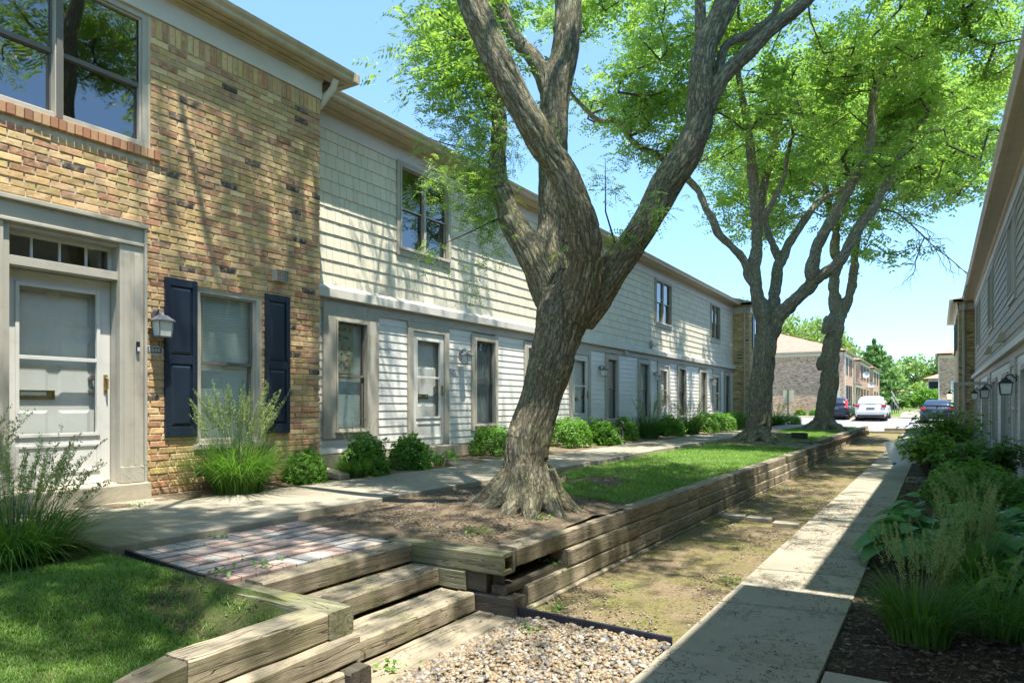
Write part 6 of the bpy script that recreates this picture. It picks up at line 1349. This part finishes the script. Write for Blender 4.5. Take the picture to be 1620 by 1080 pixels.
def car(label, loc, rz, Ln, W, H, paint, body, house, lamp='block', name='parked_car'):
    t = thing(name, label, 'car', loc, 'cars in the car park'); L2 = Ln/2
    bl = [(z*H, -L2+a*1, L2-b*1, hw*W/2) for z, a, b, hw in body]; o = stack(bl).build('body', paint, smooth=True); o.parent = t
    gl = [(z*H, -L2+a, L2-b, hw*W/2) for z, a, b, hw in house]; o = stack(gl, .2).build('cabin', paint, smooth=True); o.parent = t
    # glass: rear, front and sides follow the cabin's own slope, a few mm proud
    (z0, a0, b0, w0), (z1, a1, b1, w1) = gl[0], gl[2]
    def lerp(f): return z0+(z1-z0)*f, a0+(a1-a0)*f, b0+(b1-b0)*f, w0+(w1-w0)*f
    lo, hi = lerp(.12), lerp(.86); e = .012
    g = MB().add([(-lo[3]*.82, lo[1]-e, lo[0]), (lo[3]*.82, lo[1]-e, lo[0]), (hi[3]*.80, hi[1]-e-.03, hi[0]), (-hi[3]*.80, hi[1]-e-.03, hi[0])], [(0, 1, 2, 3)]).build('rear_window', 'carglass', fix=False); g.parent = t
    g = MB().add([(-lo[3]*.82, lo[2]+e, lo[0]), (lo[3]*.82, lo[2]+e, lo[0]), (hi[3]*.8, hi[2]+e+.03, hi[0]), (-hi[3]*.8, hi[2]+e+.03, hi[0])], [(3, 2, 1, 0)]).build('windscreen', 'carglass', fix=False); g.parent = t
    for s in (-1, 1):
        for f0, f1 in ((.06, .36), (.38, .66), (.68, .93)):
            ya = lambda L_, f: L_[1]+(L_[2]-L_[1])*f; g = MB().add([(s*(lo[3]+e), ya(lo, f0), lo[0]), (s*(lo[3]+e), ya(lo, f1), lo[0]), (s*(hi[3]+e+.01), ya(hi, f1), hi[0]), (s*(hi[3]+e+.01), ya(hi, f0), hi[0])], [(0, 1, 2, 3)]).build('side_window', 'carglass', fix=False); g.parent = t
        yl = -L2+body[2][1]; zz = .56*H; w_ = W/2
        if lamp == 'block': m = MB().box(s*(w_*.66), s*(w_*.965), yl-.02, yl+.2, zz-.0, zz+.15)
        else: m = MB().add([(s*w_*.82, yl-.03, zz-.05), (s*w_*.95, yl+.02, zz-.08), (s*w_*.84, -L2+a1-(-L2)+(-L2)-.0 if False else a1-.02, H*.9), (s*w_*.70, a1-.05, H*.9), (s*w_*.72, yl+.12, zz-.05), (s*w_*.96, yl+.2, zz-.08), (s*w_*.85, a1+.12, H*.9), (s*w_*.70, a1+.1, H*.9)], [(0, 1, 2, 3), (4, 7, 6, 5), (0, 4, 5, 1), (1, 5, 6, 2), (2, 6, 7, 3), (3, 7, 4, 0)])
        o = m.build('tail_light', 'redlens' if True else '', bevel=.03 if lamp == 'block' else .01); o.parent = t
        o = MB().box(s*w_*.98, s*(w_*1.12), gl[0][2]-.55, gl[0][2]-.42, gl[0][0]+.02, gl[0][0]+.16).build('mirror', paint if lamp != 'block' else 'black', bevel=.02); o.parent = t
        o = MB().tube([(s*w_*.62, -L2+body[1][1]-.02, .22*H), (s*w_*.62, -L2+body[1][1]+.1, .22*H)], .05, 10).build('exhaust', 'steel'); o.parent = t
        for yy in (-L2+.85, L2-.9):
            wh = MB(); cx = s*(w_-.12); prof = [(.19, -.11), (.30, -.12), (.345, -.08), (.345, .08), (.30, .12), (.19, .11)]; n = 20
            for r_, x in prof:
                for k in range(n): a = 2*math.pi*k/n; wh.v.append((cx+x, yy+r_*math.cos(a), .345+r_*math.sin(a)))
            for i in range(len(prof)-1):
                for k in range(n): k2 = (k+1) % n; wh.f.append((i*n+k, i*n+k2, (i+1)*n+k2, (i+1)*n+k))
            w = wh.build('wheel', 'tyre', smooth=True); w.parent = t; rm = MB(); rm.tube([(cx-.07, yy, .345), (cx+s*.095, yy, .345)], [.2, .2], 16)
            rm.v and None; q = rm.build('rim', 'rim'); q.parent = w
            ar = MB(); ar.tube([(s*(w_*.5), yy, .36), (s*(w_*.975), yy, .36)], [.40, .40], 20); q = ar.build('wheel_arch', 'black'); q.parent = t
    yr = -L2+body[2][1]; o = MB().box(-.26, .26, yr-.02, yr+.02, .47*H, .54*H).build('number_plate', 'lampgrey', bevel=.004); o.parent = t
    o = MB().box(-W*.42, W*.42, -L2+body[1][1]-.03, -L2+body[1][1]+.1, .16*H, .25*H).build('lower_bumper', 'black' if lamp == 'block' else paint, bevel=.03); o.parent = t
    o = MB().box(-W*.44, W*.44, yr-.035, yr+.1, .30*H, .42*H).build('bumper', paint, bevel=.04); o.parent = t
    o = MB().box(-.28, .28, lo[1]-.05, lo[1]-.02, lo[0]+.03, lo[0]+.05).build('wiper', 'black'); o.parent = t
    return t
SB = [(.15, .22, .25, .86), (.21, .06, .1, .94), (.36, .0, .0, 1.0), (.50, .04, .05, 1.0), (.58, .09, .35, .985), (.625, .16, .9, .93)]
SG = [(.60, .16, 1.15, .90), (.80, .34, 1.75, .80), (.95, .62, 2.25, .68), (.995, .85, 2.5, .52)]
car('white sport utility car seen from behind with red tail lights', (-3.83, 54.2, .45), R(-4), 4.8, 1.95, 1.68, carpaint('white_car_paint', (.72, .73, .74)), SB, SG)
car('dark blue wagon with tall red tail lights half hidden by the third trunk', (-6.2, 55.3, .5), R(-10), 4.6, 1.86, 1.55, carpaint('dark_blue_car_paint', (.012, .018, .035)), SB, SG, 'tall')
CB = [(.17, .25, .25, .86), (.24, .06, .1, .95), (.42, .0, .0, 1.0), (.56, .04, .12, 1.0), (.66, .1, .5, .97), (.70, .2, 1.1, .92)]
CG = [(.68, .75, 1.35, .86), (.84, 1.1, 1.75, .78), (.97, 1.5, 2.15, .66), (1.0, 1.75, 2.4, .52)]
car('dark blue sedan on the right, mostly hidden by the leafy bush', (-.02, 51.8, .4), R(4), 4.7, 1.82, 1.45, carpaint('navy_car_paint', (.02, .03, .06)), CB, CG)
car('white sedan on the right, only its roof and rear showing over the leafy bush', (2.75, 54.6, .45), R(3), 4.6, 1.8, 1.45, carpaint('pearl_car_paint', (.70, .70, .70)), CB, CG)
